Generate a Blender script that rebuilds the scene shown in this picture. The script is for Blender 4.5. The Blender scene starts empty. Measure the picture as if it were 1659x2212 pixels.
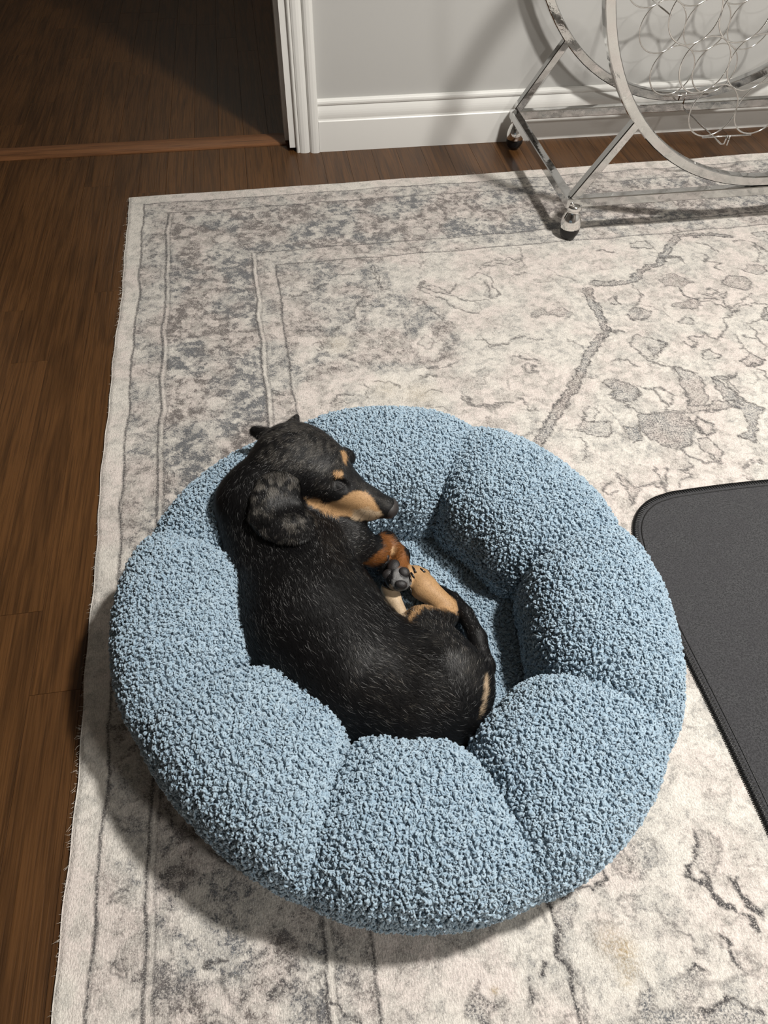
import bpy, bmesh, math, random
import numpy as np
from mathutils import Matrix, Vector

random.seed(7)
rng = np.random.default_rng(11)
scene = bpy.context.scene
col = scene.collection

# ------------------------------------------------------------------ camera
PA, PB, PC = math.radians(39.60835658), math.radians(1.18509863), math.radians(-9.70459388)
FPX, CX, CY, CAMH = 1598.2, 829.5, 1106.0, 1.0
def _rx(t): return np.array([[1, 0, 0], [0, math.cos(t), -math.sin(t)], [0, math.sin(t), math.cos(t)]])
def _rz(t): return np.array([[math.cos(t), -math.sin(t), 0], [math.sin(t), math.cos(t), 0], [0, 0, 1]])
RC = _rz(PC) @ _rx(PA) @ _rz(PB)
cam_d = bpy.data.cameras.new('camera')
cam_d.sensor_fit = 'VERTICAL'; cam_d.sensor_height = 36.0
cam_d.lens = 36.0 * FPX / 2212.0
cam_d.clip_start = 0.02; cam_d.clip_end = 50
cam = bpy.data.objects.new('camera', cam_d); col.objects.link(cam)
M = Matrix.Identity(4)
for i in range(3):
    for j in range(3):
        M[i][j] = float(RC[i, j])
M[2][3] = CAMH
cam.matrix_world = M
scene.camera = cam

# ------------------------------------------------------------------ world, lights, exposure
world = bpy.data.worlds.new('world'); scene.world = world; world.use_nodes = True
world.node_tree.nodes['Background'].inputs[0].default_value = (0.9, 0.92, 1.0, 1)
world.node_tree.nodes['Background'].inputs[1].default_value = 0.02

def area_light(name, loc, size, power, color, rot=(0, 0, 0)):
    l = bpy.data.lights.new(name, 'AREA'); l.shape = 'DISK'; l.size = size; l.energy = power; l.color = color
    o = bpy.data.objects.new(name, l); o.location = loc; o.rotation_euler = rot; col.objects.link(o); return o
area_light('ceiling_lamp', (1.12, 0.42, 2.36), 0.20, 46, (1.0, 0.968, 0.918))
area_light('ceiling_lamp', (1.75, -1.5, 2.36), 0.30, 22, (1.0, 0.968, 0.918))
area_light('hall_fill_light', (-0.35, 4.75, 2.36), 0.30, 3.5, (1.0, 0.93, 0.80))  # weak unseen lamp, added to lift the dark hall

vs = scene.view_settings
vs.view_transform = 'Standard'; vs.look = 'None'; vs.gamma = 1.0; vs.use_curve_mapping = False
vs.exposure = 0.98

try:
    scene.cycles.max_bounces = 4; scene.cycles.diffuse_bounces = 3; scene.cycles.glossy_bounces = 3
except AttributeError:
    pass

# ------------------------------------------------------------------ helpers
def ray(px, py):
    return RC @ np.array([px - CX, -(py - CY), -FPX])
def U(px, py, z=0.0):
    """photo pixel seen at world height z -> world point"""
    d = ray(px, py); t = (z - CAMH) / d[2]
    return np.array([d[0] * t, d[1] * t, z])
def proj(P):
    P = np.asarray(P, float)
    v = (P - np.array([0, 0, CAMH])) @ RC
    return np.stack([CX + v[..., 0] * FPX / -v[..., 2], CY - v[..., 1] * FPX / -v[..., 2]], -1)

def tag(o, label=None, cat=None, group=None, kind=None):
    if label: o['label'] = label
    if cat: o['category'] = cat
    if group: o['group'] = group
    if kind: o['kind'] = kind
    return o
def link(name, me, mat=None, parent=None, smooth=False):
    o = bpy.data.objects.new(name, me); col.objects.link(o)
    if mat is not None and not me.materials: me.materials.append(mat)
    if parent is not None: o.parent = parent
    if smooth: me.polygons.foreach_set('use_smooth', np.ones(len(me.polygons), bool))
    return o
def mesh(name, v, f):
    me = bpy.data.meshes.new(name); me.from_pydata([tuple(map(float, p)) for p in v], [], [tuple(map(int, q)) for q in f]); me.update(); return me
def mesh_np(name, v, quads=None, tris=None):
    """fast mesh from numpy arrays"""
    me = bpy.data.meshes.new(name)
    nq = 0 if quads is None else len(quads); nt = 0 if tris is None else len(tris)
    me.vertices.add(len(v)); me.vertices.foreach_set('co', np.asarray(v, np.float32).ravel())
    idx = []; tot = []
    if nq: idx.append(np.asarray(quads, np.int32).ravel()); tot.append(np.full(nq, 4, np.int32))
    if nt: idx.append(np.asarray(tris, np.int32).ravel()); tot.append(np.full(nt, 3, np.int32))
    idx = np.concatenate(idx); tot = np.concatenate(tot)
    me.loops.add(len(idx)); me.loops.foreach_set('vertex_index', idx)
    me.polygons.add(len(tot)); st = np.concatenate([[0], np.cumsum(tot)[:-1]]).astype(np.int32)
    me.polygons.foreach_set('loop_start', st); me.polygons.foreach_set('loop_total', tot)
    me.update(calc_edges=True); me.validate(); return me
def color_attr(me, name, rgba):
    a = me.color_attributes.new(name, 'FLOAT_COLOR', 'POINT'); a.data.foreach_set('color', np.asarray(rgba, np.float32).ravel())
def empty(name, loc=(0, 0, 0)):
    o = bpy.data.objects.new(name, None); o.location = loc; o.empty_display_size = .05; col.objects.link(o); return o

def box(x0, x1, y0, y1, z0, z1, ch=0.0):
    """box, with optional chamfer on the top edges"""
    if ch <= 0:
        v = [(x, y, z) for z in (z0, z1) for (x, y) in ((x0, y0), (x1, y0), (x1, y1), (x0, y1))]
        f = [(3, 2, 1, 0), (4, 5, 6, 7)] + [(i, (i + 1) % 4, 4 + (i + 1) % 4, 4 + i) for i in range(4)]
        return v, f
    v = []
    for z, e in ((z0, 0), (z1 - ch, 0), (z1, ch)):
        v += [(x0 + e, y0 + e, z), (x1 - e, y0 + e, z), (x1 - e, y1 - e, z), (x0 + e, y1 - e, z)]
    f = [(3, 2, 1, 0), (8, 9, 10, 11)]
    for k in (0, 4): f += [(k + i, k + (i + 1) % 4, k + 4 + (i + 1) % 4, k + 4 + i) for i in range(4)]
    return v, f
def join(*parts):
    V = []; F = []
    for v, f in parts:
        n = len(V); V += [tuple(p) for p in v]; F += [tuple(i + n for i in q) for q in f]
    return V, F
def sweep(path, prof, closed=False, up=None, caps=True):
    """profile (list of 2D points) swept along a path of 3D points"""
    P = [np.array(p, float) for p in path]; n = len(P); V = []; F = []; m = len(prof)
    for i in range(n):
        if closed: t = P[(i + 1) % n] - P[i - 1]
        else: t = P[min(i + 1, n - 1)] - P[max(i - 1, 0)]
        t /= np.linalg.norm(t)
        u0 = np.array(up, float) if up is not None else (np.array([0, 0, 1.]) if abs(t[2]) < .95 else np.array([0, 1., 0]))
        s = np.cross(t, u0); s /= np.linalg.norm(s); u = np.cross(s, t)
        for a, b in prof: V.append(P[i] + s * a + u * b)
    rng_ = range(n) if closed else range(n - 1)
    for i in rng_:
        j = (i + 1) % n
        for k in range(m):
            F.append((i * m + k, i * m + (k + 1) % m, j * m + (k + 1) % m, j * m + k))
    if not closed and caps:
        F.append(tuple(range(m))[::-1]); F.append(tuple((n - 1) * m + k for k in range(m)))
    return V, F
def circ(r, n=8): return [(r * math.cos(2 * math.pi * k / n), r * math.sin(2 * math.pi * k / n)) for k in range(n)]
def sq(w, h=None, c=.0025):
    h = h or w; a, b = w / 2, h / 2
    return [(-a + c, -b), (a - c, -b), (a, -b + c), (a, b - c), (a - c, b), (-a + c, b), (-a, b - c), (-a, -b + c)]
def ellipsoid(c, R3, nu=16, nv=10, rot=None):
    V = []; F = []
    for i in range(nv + 1):
        ph = math.pi * i / nv
        for j in range(nu):
            th = 2 * math.pi * j / nu
            p = np.array([R3[0] * math.sin(ph) * math.cos(th), R3[1] * math.sin(ph) * math.sin(th), R3[2] * math.cos(ph)])
            if rot is not None: p = rot @ p
            V.append(np.asarray(c) + p)
    for i in range(nv):
        for j in range(nu):
            F.append((i * nu + j, (i + 1) * nu + j, (i + 1) * nu + (j + 1) % nu, i * nu + (j + 1) % nu))
    return V, F
def lathe(prof, n=20, c=(0, 0, 0), axis=None):
    """(r, h) profile turned about an axis through c"""
    V = []; F = []; m = len(prof)
    ax = np.array(axis if axis is not None else (0, 0, 1.), float); ax /= np.linalg.norm(ax)
    u = np.cross(ax, (0, 1., 0) if abs(ax[1]) < .9 else (1., 0, 0)); u /= np.linalg.norm(u); w = np.cross(ax, u)
    for j in range(n):
        a = 2 * math.pi * j / n
        for r, h in prof: V.append(np.asarray(c) + ax * h + (u * math.cos(a) + w * math.sin(a)) * r)
    for j in range(n):
        for k in range(m - 1):
            F.append((j * m + k, ((j + 1) % n) * m + k, ((j + 1) % n) * m + k + 1, j * m + k + 1))
    F.append(tuple(j * m for j in range(n))[::-1]); F.append(tuple(j * m + m - 1 for j in range(n)))
    return V, F

# ------------------------------------------------------------------ material toolkit
class NT:
    def __init__(s, name):
        s.m = bpy.data.materials.new(name); s.m.use_nodes = True; s.t = s.m.node_tree
        s.b = s.t.nodes['Principled BSDF']; s.out = s.t.nodes['Material Output']
    def n(s, typ, **kw):
        nd = s.t.nodes.new('ShaderNode' + typ)
        for k, v in kw.items():
            if k in ('operation', 'blend_type', 'data_type', 'noise_dimensions', 'feature', 'attribute_name', 'wave_type', 'bands_direction', 'distance', 'interpolation_type', 'noise_type', 'musgrave_dimensions', 'vector_type', 'use_clamp', 'clamp'):
                if k == 'vector_type': continue
                setattr(nd, k, v)
            else: s.set(nd.inputs[k.replace('_', ' ')] if isinstance(k, str) and k.replace('_', ' ') in nd.inputs else nd.inputs[int(k[1:])], v)
        return nd
    def set(s, sock, v):
        if hasattr(v, 'is_linked') or hasattr(v, 'links'): s.t.links.new(v, sock)
        else: sock.default_value = v
    def math(s, op, a, b=0.0, c=None, clamp=False):
        nd = s.t.nodes.new('ShaderNodeMath'); nd.operation = op; nd.use_clamp = clamp
        s.set(nd.inputs[0], a); s.set(nd.inputs[1], b)
        if c is not None: s.set(nd.inputs[2], c)
        return nd.outputs[0]
    def vmath(s, op, a, b=(0, 0, 0)):
        nd = s.t.nodes.new('ShaderNodeVectorMath'); nd.operation = op
        s.set(nd.inputs[0], a); s.set(nd.inputs[1], b); return nd.outputs[0]
    def mix(s, fac, a, b, typ='MIX'):
        nd = s.t.nodes.new('ShaderNodeMix'); nd.data_type = 'RGBA'; nd.blend_type = typ
        s.set(nd.inputs[0], fac); s.set(nd.inputs[6], a if not isinstance(a, tuple) else (*a[:3], 1)); s.set(nd.inputs[7], b if not isinstance(b, tuple) else (*b[:3], 1))
        return nd.outputs[2]
    def noise(s, vec, scale, detail=4, rough=.55, dist=0.0, dim='3D', w=None):
        nd = s.t.nodes.new('ShaderNodeTexNoise'); nd.noise_dimensions = dim
        if vec is not None: s.set(nd.inputs['Vector'], vec)
        if w is not None: s.set(nd.inputs['W'], w)
        nd.inputs['Scale'].default_value = scale; nd.inputs['Detail'].default_value = detail
        nd.inputs['Roughness'].default_value = rough; nd.inputs['Distortion'].default_value = dist
        return nd.outputs['Fac']
    def ramp(s, fac, stops, interp='LINEAR'):
        nd = s.t.nodes.new('ShaderNodeValToRGB'); nd.color_ramp.interpolation = interp
        e = nd.color_ramp.elements
        while len(e) < len(stops): e.new(.5)
        for k, (p, c) in enumerate(stops):
            e[k].position = p; e[k].color = (c, c, c, 1) if isinstance(c, (int, float)) else (*c[:3], 1)
        s.set(nd.inputs[0], fac); return nd.outputs[0]
    def sstep(s, v, lo, hi):
        nd = s.t.nodes.new('ShaderNodeMapRange'); nd.interpolation_type = 'SMOOTHSTEP'
        s.set(nd.inputs[0], v); nd.inputs[1].default_value = lo; nd.inputs[2].default_value = hi; return nd.outputs[0]
    def pos(s): return s.t.nodes.new('ShaderNodeNewGeometry').outputs['Position']
    def objco(s): return s.t.nodes.new('ShaderNodeTexCoord').outputs['Object']
    def rand(s): return s.t.nodes.new('ShaderNodeObjectInfo').outputs['Random']
    def attr(s, name):
        nd = s.t.nodes.new('ShaderNodeAttribute'); nd.attribute_name = name; return nd
    def bump(s, h, strength=.3, dist=.002):
        nd = s.t.nodes.new('ShaderNodeBump'); s.set(nd.inputs['Height'], h); nd.inputs['Strength'].default_value = strength; nd.inputs['Distance'].default_value = dist
        s.t.links.new(nd.outputs[0], s.b.inputs['Normal'])
    def base(s, c): s.set(s.b.inputs['Base Color'], c if not isinstance(c, tuple) else (*c[:3], 1))
    def p(s, **kw):
        for k, v in kw.items(): s.set(s.b.inputs[k.replace('_', ' ')], v)
        return s
def srgb(r, g, b):
    f = lambda c: ((c / 255 + .055) / 1.055) ** 2.4 if c > 10.3 else c / 255 / 12.92
    return (f(r), f(g), f(b))

def mat_wood(name, dark, light, gloss=.38, along_x=False):
    t = NT(name); P = t.pos(); r = t.rand()
    if along_x:
        sp = t.n('SeparateXYZ'); t.set(sp.inputs[0], P); cb = t.n('CombineXYZ')
        t.set(cb.inputs[0], sp.outputs[1]); t.set(cb.inputs[1], sp.outputs[0]); t.set(cb.inputs[2], sp.outputs[2]); P = cb.outputs[0]
    off = t.n('CombineXYZ'); t.set(off.inputs[0], t.math('MULTIPLY', r, 7.0)); t.set(off.inputs[1], t.math('MULTIPLY', r, 31.0)); t.set(off.inputs[2], t.math('MULTIPLY', r, 13.0))
    st = t.vmath('MULTIPLY', P, (1, .06, 1)); st = t.vmath('ADD', st, off.outputs[0])
    broad = t.noise(st, 11, 3, .5, .35)
    rings = t.math('SINE', t.math('MULTIPLY', broad, 40.0)); rings = t.math('MULTIPLY_ADD', rings, .5, .5)
    ringl = t.ramp(rings, [(0, 0.0), (.22, .8), (1, 1.0)])
    fib = t.noise(t.vmath('MULTIPLY', t.vmath('ADD', P, off.outputs[0]), (1, .022, 1)), 420, 3, .6)
    fibr = t.ramp(fib, [(.32, 0.0), (.58, 1.0)])
    mid = t.ramp(t.noise(t.vmath('MULTIPLY', t.vmath('ADD', P, off.outputs[0]), (1, .03, 1)), 130, 4, .65, .3), [(.36, 0.0), (.52, 1.0)])
    g = t.math('MULTIPLY', t.math('MULTIPLY_ADD', ringl, .32, .68), t.math('MULTIPLY', t.math('MULTIPLY_ADD', fibr, .42, .58), t.math('MULTIPLY_ADD', mid, .38, .62)))
    blot = t.noise(P, 3.2, 3, .5)
    g = t.math('MULTIPLY', g, t.math('MULTIPLY_ADD', blot, .7, .62))
    g = t.math('MULTIPLY', g, t.math('MULTIPLY_ADD', r, .24, .88))
    t.base(t.mix(g, dark, light))
    t.p(Roughness=t.math('MULTIPLY_ADD', fib, .18, gloss - .08), Specular_IOR_Level=.35)
    t.bump(g, .25, .0012); return t.m
def mat_paint(name, c, rough=.5, bump=.05, scale=90):
    t = NT(name); P = t.pos()
    n = t.noise(P, scale, 3, .5); b = t.noise(P, 2.0, 3, .5)
    t.base(t.mix(t.math('MULTIPLY_ADD', b, .5, .25), tuple(x * .96 for x in c), tuple(min(1, x * 1.03) for x in c)))
    t.p(Roughness=rough); t.bump(n, bump, .001); return t.m

M_floor = mat_wood('dark_oak_floor', srgb(22, 12, 5), srgb(92, 61, 32))
M_thresh = mat_wood('oak_threshold', srgb(44, 24, 12), srgb(128, 86, 54), .45, True)
M_gap = NT('floor_gap'); M_gap.base(srgb(14, 8, 4)); M_gap.p(Roughness=.8); M_gap = M_gap.m
M_wall = mat_paint('grey_wall_paint', srgb(184, 183, 180), .55, .06, 160)
M_trim = mat_paint('white_trim_paint', srgb(228, 227, 223), .32, .04, 60)
M_wall2 = mat_paint('darkened_wall_paint', srgb(104, 98, 92), .6, .06, 160)  # unseen walls, darkened to stand in for a dim open room
M_ceil = mat_paint('white_ceiling_paint', srgb(225, 222, 216), .8, .1, 200)
def mat_chrome():
    t = NT('brushed_chrome'); P = t.pos()
    a = t.noise(P, 26, 4, .6, 1.2); b = t.noise(P, 7, 3, .5)
    t.base((.56, .56, .555)); t.p(Metallic=1.0, Roughness=t.ramp(a, [(.35, .02), (.7, .10)]))
    t.bump(a, .12, .002); return t.m
M_chrome = mat_chrome()
t = NT('polished_wire'); t.base((.86, .85, .83)); t.p(Metallic=1.0, Roughness=.12); t.bump(t.noise(t.pos(), 60, 2), .05, .001); M_wire = t.m
t = NT('black_rubber'); t.base(srgb(22, 21, 22)); t.p(Roughness=.42); t.bump(t.noise(t.pos(), 120, 3), .15, .001); M_rubber = t.m

# ------------------------------------------------------------------ floor
PITCH, PH = .0735, -.4215
WALL_Y = 2.21
def build_floor():
    v, f = box(-2.6, 3.2, -2.7, 5.6, -.06, -.004)
    fl = link('floor', mesh('floor', v, f), M_gap)
    tag(fl, 'dark brown stained oak strip floor around the rug', 'floor', kind='structure')
    k0 = int(math.floor((-1.5 - PH) / PITCH)); k1 = int(math.ceil((3.05 - PH) / PITCH))
    ends = {}                                           # seams seen in the photograph
    def col_of(x): return int(math.floor((x - PH) / PITCH))
    ends[col_of(-.45)] = [.693]; ends[col_of(-.40)] = [.548, 3.37]; ends[col_of(-.46)] = ends.get(col_of(-.46), []) + [3.465]
    ends[col_of(-.38)] = ends.get(col_of(-.38), []) + [3.46]; ends[col_of(-.31)] = [3.385]; ends[col_of(-.52)] = [3.367]
    rr = random.Random(5)
    for k in range(k0, k1):
        x0 = PH + k * PITCH
        lo = -.3 if x0 < -.25 else (1.86 if x0 < 2.15 else -.3)
        hi = 4.6 if x0 < .9 else 2.2
        cuts = sorted(ends.get(k, []))
        y = lo; ys = [lo]; 
        targets = [c for c in cuts if lo < c < hi]
        while y < hi:
            step = rr.uniform(.55, 1.5); ny = y + step
            nxt = [c for c in targets if c > y + .05]
            if nxt and ny > nxt[0] - .35: ny = nxt[0]
            elif not nxt and targets and False: pass
            ny = min(ny, hi); ys.append(ny); y = ny
        for a, b in zip(ys[:-1], ys[1:]):
            if b - a < .02: continue
            g = .0002
            v, f = box(x0 + g, x0 + PITCH - g, a + g, b - g, -.02, rr.uniform(-.00015, .0), .0003)
            link('plank', mesh('plank', v, f), M_floor, fl)
    return fl
floor = build_floor()

# ------------------------------------------------------------------ walls, trim, ceiling
def struct(name, vf, m, label, cat, smooth=False):
    o = link(name, mesh(name, *vf), m, smooth=smooth); return tag(o, label, cat, kind='structure')
DOOR_L = -1.02; JX = .077
struct('wall_back', join(box(JX + .02, 3.2, WALL_Y, WALL_Y + .12, 0, 2.45), box(-2.6, DOOR_L - .02, WALL_Y, WALL_Y + .12, 0, 2.45), box(DOOR_L - .02, JX + .02, WALL_Y, WALL_Y + .12, 2.07, 2.45)), M_wall, 'grey painted wall with a doorway on its left', 'wall')
struct('wall_right', box(3.1, 3.2, -2.7, WALL_Y, 0, 2.45), M_wall, 'grey painted wall out of view on the right', 'wall')
struct('wall_left', box(-2.6, -2.5, -2.7, 5.6, 0, 2.45), M_wall2, 'wall out of view on the left, darkened for dim reflections', 'wall')
struct('wall_front', box(-2.6, 3.2, -2.7, -2.6, 0, 2.45), M_wall2, 'unseen wall behind the viewer, darkened for dim reflections', 'wall')
struct('wall_far', join(box(-2.6, 3.2, 5.4, 5.5, 0, 2.45), box(1.6, 1.7, WALL_Y + .12, 5.4, 0, 2.45)), M_wall, 'wall of the dark room beyond the doorway', 'wall')
struct('ceiling', box(-2.6, 3.2, -2.7, 5.6, 2.45, 2.5), M_ceil, 'white ceiling above the room', 'ceiling')

def extrude_profile_x(prof, x0, x1):
    n = len(prof); V = [(x0, y, z) for y, z in prof] + [(x1, y, z) for y, z in prof]
    F = [(k, (k + 1) % n, n + (k + 1) % n, n + k) for k in range(n)] + [tuple(range(n))[::-1], tuple(range(n, 2 * n))]
    return V, F
def base_prof(y):        # y = wall face; depth towards -y
    d = [(0, 0), (-.016, 0), (-.016, .0835), (-.0145, .0855), (-.0125, .0865), (-.0125, .0885)]
    for k in range(7):
        a = k / 6 * math.pi / 2
        d.append((-.0125 + .0005 - .002 * math.sin(a * 2) + .004 * (1 - math.cos(a)), .089 + .034 * k / 6))
    d += [(-.0075, .1245), (-.0105, .1265), (-.0115, .1310), (-.0105, .1355), (-.0075, .1385), (-.004, .1395), (-.003, .1405), (0, .1405)]
    return [(y + a, b) for a, b in d]
BB_Y = WALL_Y
struct('baseboard_back', extrude_profile_x(base_prof(BB_Y), .163, 3.1), M_trim, 'white moulded baseboard along the grey wall', 'baseboard')
def casing(xa, xb, flip=False):
    w = xb - xa                       # profile across x, depth to -y
    q = [(0, 0), (0, .010), (.003, .013), (.006, .0135), (.0065, .0115), (.010, .0115), (.0105, .014), (.016, .0165), (.024, .0175), (.031, .0165), (.036, .0145), (.0365, .0125), (.0395, .0125), (.040, .0155), (.044, .0195), (.050, .0215), (.058, .0215), (.064, .020), (.0665, .017), (.068, .012), (.068, 0)]
    s = w / .068
    pts = [((xa + a * s) if not flip else (xb - a * s), WALL_Y - .0002 - d) for a, d in q]
    if flip: pts = pts[::-1]
    n = len(pts); V = [(x, y, 0) for x, y in pts] + [(x, y, 2.12) for x, y in pts]
    F = [((k + 1) % n, k, n + k, n + (k + 1) % n) for k in range(n)] + [tuple(range(n)), tuple(range(n, 2 * n))[::-1]]
    return V, F
struct('trim_1', casing(.096, .1635), M_trim, 'white fluted door casing at the right of the doorway', 'door casing')
struct('trim_2', join(box(JX, JX + .0195, WALL_Y - .004, WALL_Y + .124, .012, 2.07), box(JX - .011, JX, WALL_Y + .045, WALL_Y + .124, .012, 2.07)), M_trim, 'white door jamb behind the fluted casing', 'door jamb')
struct('trim_3', casing(DOOR_L - .09, DOOR_L - .022, True), M_trim, 'white fluted door casing at the left of the doorway', 'door casing')
def threshold():
    y0, y1 = 2.252, 2.325; n = 10
    prof = [(y0, 0)] + [(y0 + .001 + (y1 - y0 - .002) * k / n, .004 + .004 * math.sin(math.pi * k / n) ** .6) for k in range(n + 1)] + [(y1, 0)]
    return extrude_profile_x(prof, DOOR_L + .005, JX - .002)
tt = struct('trim_4', threshold(), M_thresh, 'lighter oak threshold strip across the doorway', 'threshold')

# ------------------------------------------------------------------ rug
RG = math.radians(.956); RUG_Z = .009
EX = np.array([math.cos(RG), math.sin(RG)]); EY = np.array([-math.sin(RG), math.cos(RG)])
RUG0 = U(278, 425, RUG_Z)[:2]
def rug_uv(px, py):
    d = U(px, py, RUG_Z)[:2] - RUG0; return np.array([d @ EX, -(d @ EY)])
def build_rug():
    st = .0026
    us = np.concatenate([np.arange(0, 2.06, st), np.arange(2.08, 2.75, .05)]); vv = np.concatenate([np.arange(0, 2.02, st), np.arange(2.04, 2.75, .05)])
    UU, VV = np.meshgrid(us, vv, indexing='ij'); nu, nv = UU.shape
    R = np.zeros((nu, nv), np.float32); G = np.zeros_like(R); B = np.zeros_like(R); A = np.zeros_like(R)
    def vn(s_, seed):
        q0 = UU * s_ + seed; q1 = VV * s_ + seed * 2.3; i0 = np.floor(q0); i1 = np.floor(q1); f0 = q0 - i0; f1 = q1 - i1; f0 = f0 * f0 * (3 - 2 * f0); f1 = f1 * f1 * (3 - 2 * f1)
        hh = lambda a, b: (np.sin(a * 12.9898 + b * 78.233 + seed) * 43758.5453) % 1
        return (hh(i0, i1) * (1 - f0) + hh(i0 + 1, i1) * f0) * (1 - f1) + (hh(i0, i1 + 1) * (1 - f0) + hh(i0 + 1, i1 + 1) * f0) * f1 - .5
    U0, V0 = UU, VV
    UU = U0 + .0022 * vn(75, 1) + .0018 * vn(240, 2); VV = V0 + .0022 * vn(75, 3) + .0018 * vn(240, 4)
    lim = lambda a, lo, hi: slice(max(0, np.searchsorted(a, lo)), np.searchsorted(a, hi))
    def seg(ch, pts, w, val, soft=.0025):
        pts = [np.asarray(p, float) for p in pts]
        for p, q in zip(pts[:-1], pts[1:]):
            m = w + soft + .009
            su = lim(us, min(p[0], q[0]) - m, max(p[0], q[0]) + m); sv = lim(vv, min(p[1], q[1]) - m, max(p[1], q[1]) + m)
            a, b = UU[su, sv], VV[su, sv]
            if a.size == 0: continue
            d = q - p; L = d @ d + 1e-12
            t_ = np.clip(((a - p[0]) * d[0] + (b - p[1]) * d[1]) / L, 0, 1)
            dist = np.hypot(a - p[0] - t_ * d[0], b - p[1] - t_ * d[1])
            ch[su, sv] = np.maximum(ch[su, sv], val * np.clip((w + soft - dist) / soft, 0, 1))
    def poly(ch, pts, val, soft=.003):
        pts = np.asarray(pts, float); m = .022
        su = lim(us, pts[:, 0].min() - m, pts[:, 0].max() + m); sv = lim(vv, pts[:, 1].min() - m, pts[:, 1].max() + m)
        a, b = UU[su, sv], VV[su, sv]
        if a.size == 0: return
        ins = np.zeros(a.shape, bool); dist = np.full(a.shape, 9.)
        for p, q in zip(pts, np.roll(pts, -1, 0)):
            c = ((p[1] > b) != (q[1] > b)) & (a < (q[0] - p[0]) * (b - p[1]) / (q[1] - p[1] + 1e-12) + p[0]); ins ^= c
            d = q - p; t_ = np.clip(((a - p[0]) * d[0] + (b - p[1]) * d[1]) / (d @ d + 1e-12), 0, 1)
            dist = np.minimum(dist, np.hypot(a - p[0] - t_ * d[0], b - p[1] - t_ * d[1]))
        sd = np.where(ins, dist, -dist)
        ch[su, sv] = np.maximum(ch[su, sv], val * np.clip(sd / soft + .5, 0, 1))
    # --- woven frame lines, guard stripes and border
    LU = (.040, .100, .305, .360); LV = (.050, .104, .324, .384)
    wob = lambda n, a: [a * math.sin(k * 1.7 + n) + a * .6 * math.sin(k * 4.1 + 2 * n) for k in range(60)]
    for i, (a, b) in enumerate(zip(LU, LV)):
        w = wob(i, .0022)
        seg(R, [(a + w[k], b + k * .05) for k in range(48)], .0008, .95, .0026)
        seg(R, [(a + k * .05, b + w[k + 5]) for k in range(48)], .0006, .9, .0024)
        if i in (1, 2):
            seg(B, [(a + .006 + w[k], b + k * .05) for k in range(48)], .002, .8, .004)
            seg(R, [(a + .011 + w[k], b + .01 + k * .05) for k in range(48)], .0004, .6, .002)
    dd = np.minimum(UU - 0, 1e9)
    inU = lambda k: (UU > LU[k]) & (VV > LV[k])
    A[:] = .06
    A[inU(0)] = .52; A[inU(1)] = .98; A[inU(2)] = .50; A[inU(3)] = .20
    # softening of the border towards the lower right, where the photo shows it paler
    A *= np.where((VV > 1.55) & (UU < LU[2]), .72, 1.0)
    A[(UU > LU[3]) & (VV > LV[3]) & (UU < .62) & (VV < .80)] = .62
    UU = U0 + .0045 * vn(70, 1) + .0042 * vn(200, 2); VV = V0 + .0045 * vn(70, 3) + .0042 * vn(200, 4)      # hand-knotted wobble of every motif
    # crisp leafy islands that fill the border and guard stripes
    def fbm(s_, sd): return vn(s_, sd) + .55 * vn(s_ * 2.1, sd + 5) + .3 * vn(s_ * 4.3, sd + 9)
    for s_, sd, lo_, hi_, va, vb in ((40, 21, .17, .24, .60, .75), (74, 22, .15, .22, .5, .65)):
        n_ = fbm(s_, sd); zone_ = np.where((A > .3), 1.0, np.where(A > .2, .6, .16)) * np.where(A > .7, 1.0, .75)
        G[:] = np.maximum(G, va * zone_ * np.clip((n_ - lo_) / (hi_ - lo_), 0, 1)); B[:] = np.maximum(B, vb * zone_ * np.clip((-n_ - lo_) / (hi_ - lo_), 0, 1))
        R[:] = np.maximum(R, .42 * zone_ * np.clip(1 - np.abs(n_ - lo_) / .028, 0, 1) * (fbm(9, sd + 3) > -.05))
    rr = random.Random(3)
    def dash(c, ang, L, w, val):
        d = np.array([math.cos(ang), math.sin(ang)]) * L / 2; n = np.array([-d[1], d[0]]) / (L / 2) * w
        c = np.asarray(c)
        ring = [c - d, c - d * .5 + n, c + d * .5 + n, c + d, c + d * .5 - n, c - d * .5 - n, c - d]
        val *= rr.uniform(.35, .95); seg(R, ring, .0003, val, .0020); poly(G, ring[:-1], .4)
    for lo, hi, which in ((LU[0], LU[1], 0), (LU[2], LU[3], 2)):
        k = 0; s = LV[which] + .07
        while s < 2.0:
            dash(((lo + hi) / 2 + rr.uniform(-.006, .006), s), (.75 if k % 2 else -.6) + rr.uniform(-.15, .15), .028, .0036, .95); s += .088 + rr.uniform(-.008, .008); k += 1
    for lo, hi, which in ((LV[0], LV[1], 0), (LV[2], LV[3], 2)):
        k = 0; s = LU[which] + .08
        while s < 2.0:
            dash((s, (lo + hi) / 2 + rr.uniform(-.004, .004)), (.55 if k % 2 else -.6) + rr.uniform(-.12, .12), .026, .0036, .95); s += .098 + rr.uniform(-.01, .01); k += 1
    def rosette(c, r, petals=9, val=.75):
        c = np.asarray(c); a = [2 * math.pi * k / 72 for k in range(73)]
        ring = [c + r * (1 + .13 * abs(math.sin(petals * t_ / 2))) * np.array([math.cos(t_), math.sin(t_)]) for t_ in a]
        poly(B, ring[:-1], .9, .006); seg(R, ring, .0004, val, .0026)
        ring2 = [c + r * 1.75 * (1 + .12 * abs(math.sin(petals * t_ / 2 + .6))) * np.array([math.cos(t_), math.sin(t_)]) for t_ in a]
        poly(B, ring2[:-1], .35, .012); seg(R, ring2, .0002, val * .35, .0022)
    for px, py in ((479, 515), (467, 872), (905, 499), (1000, 462)): rosette(rug_uv(px, py), .020, 9, .5)
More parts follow.
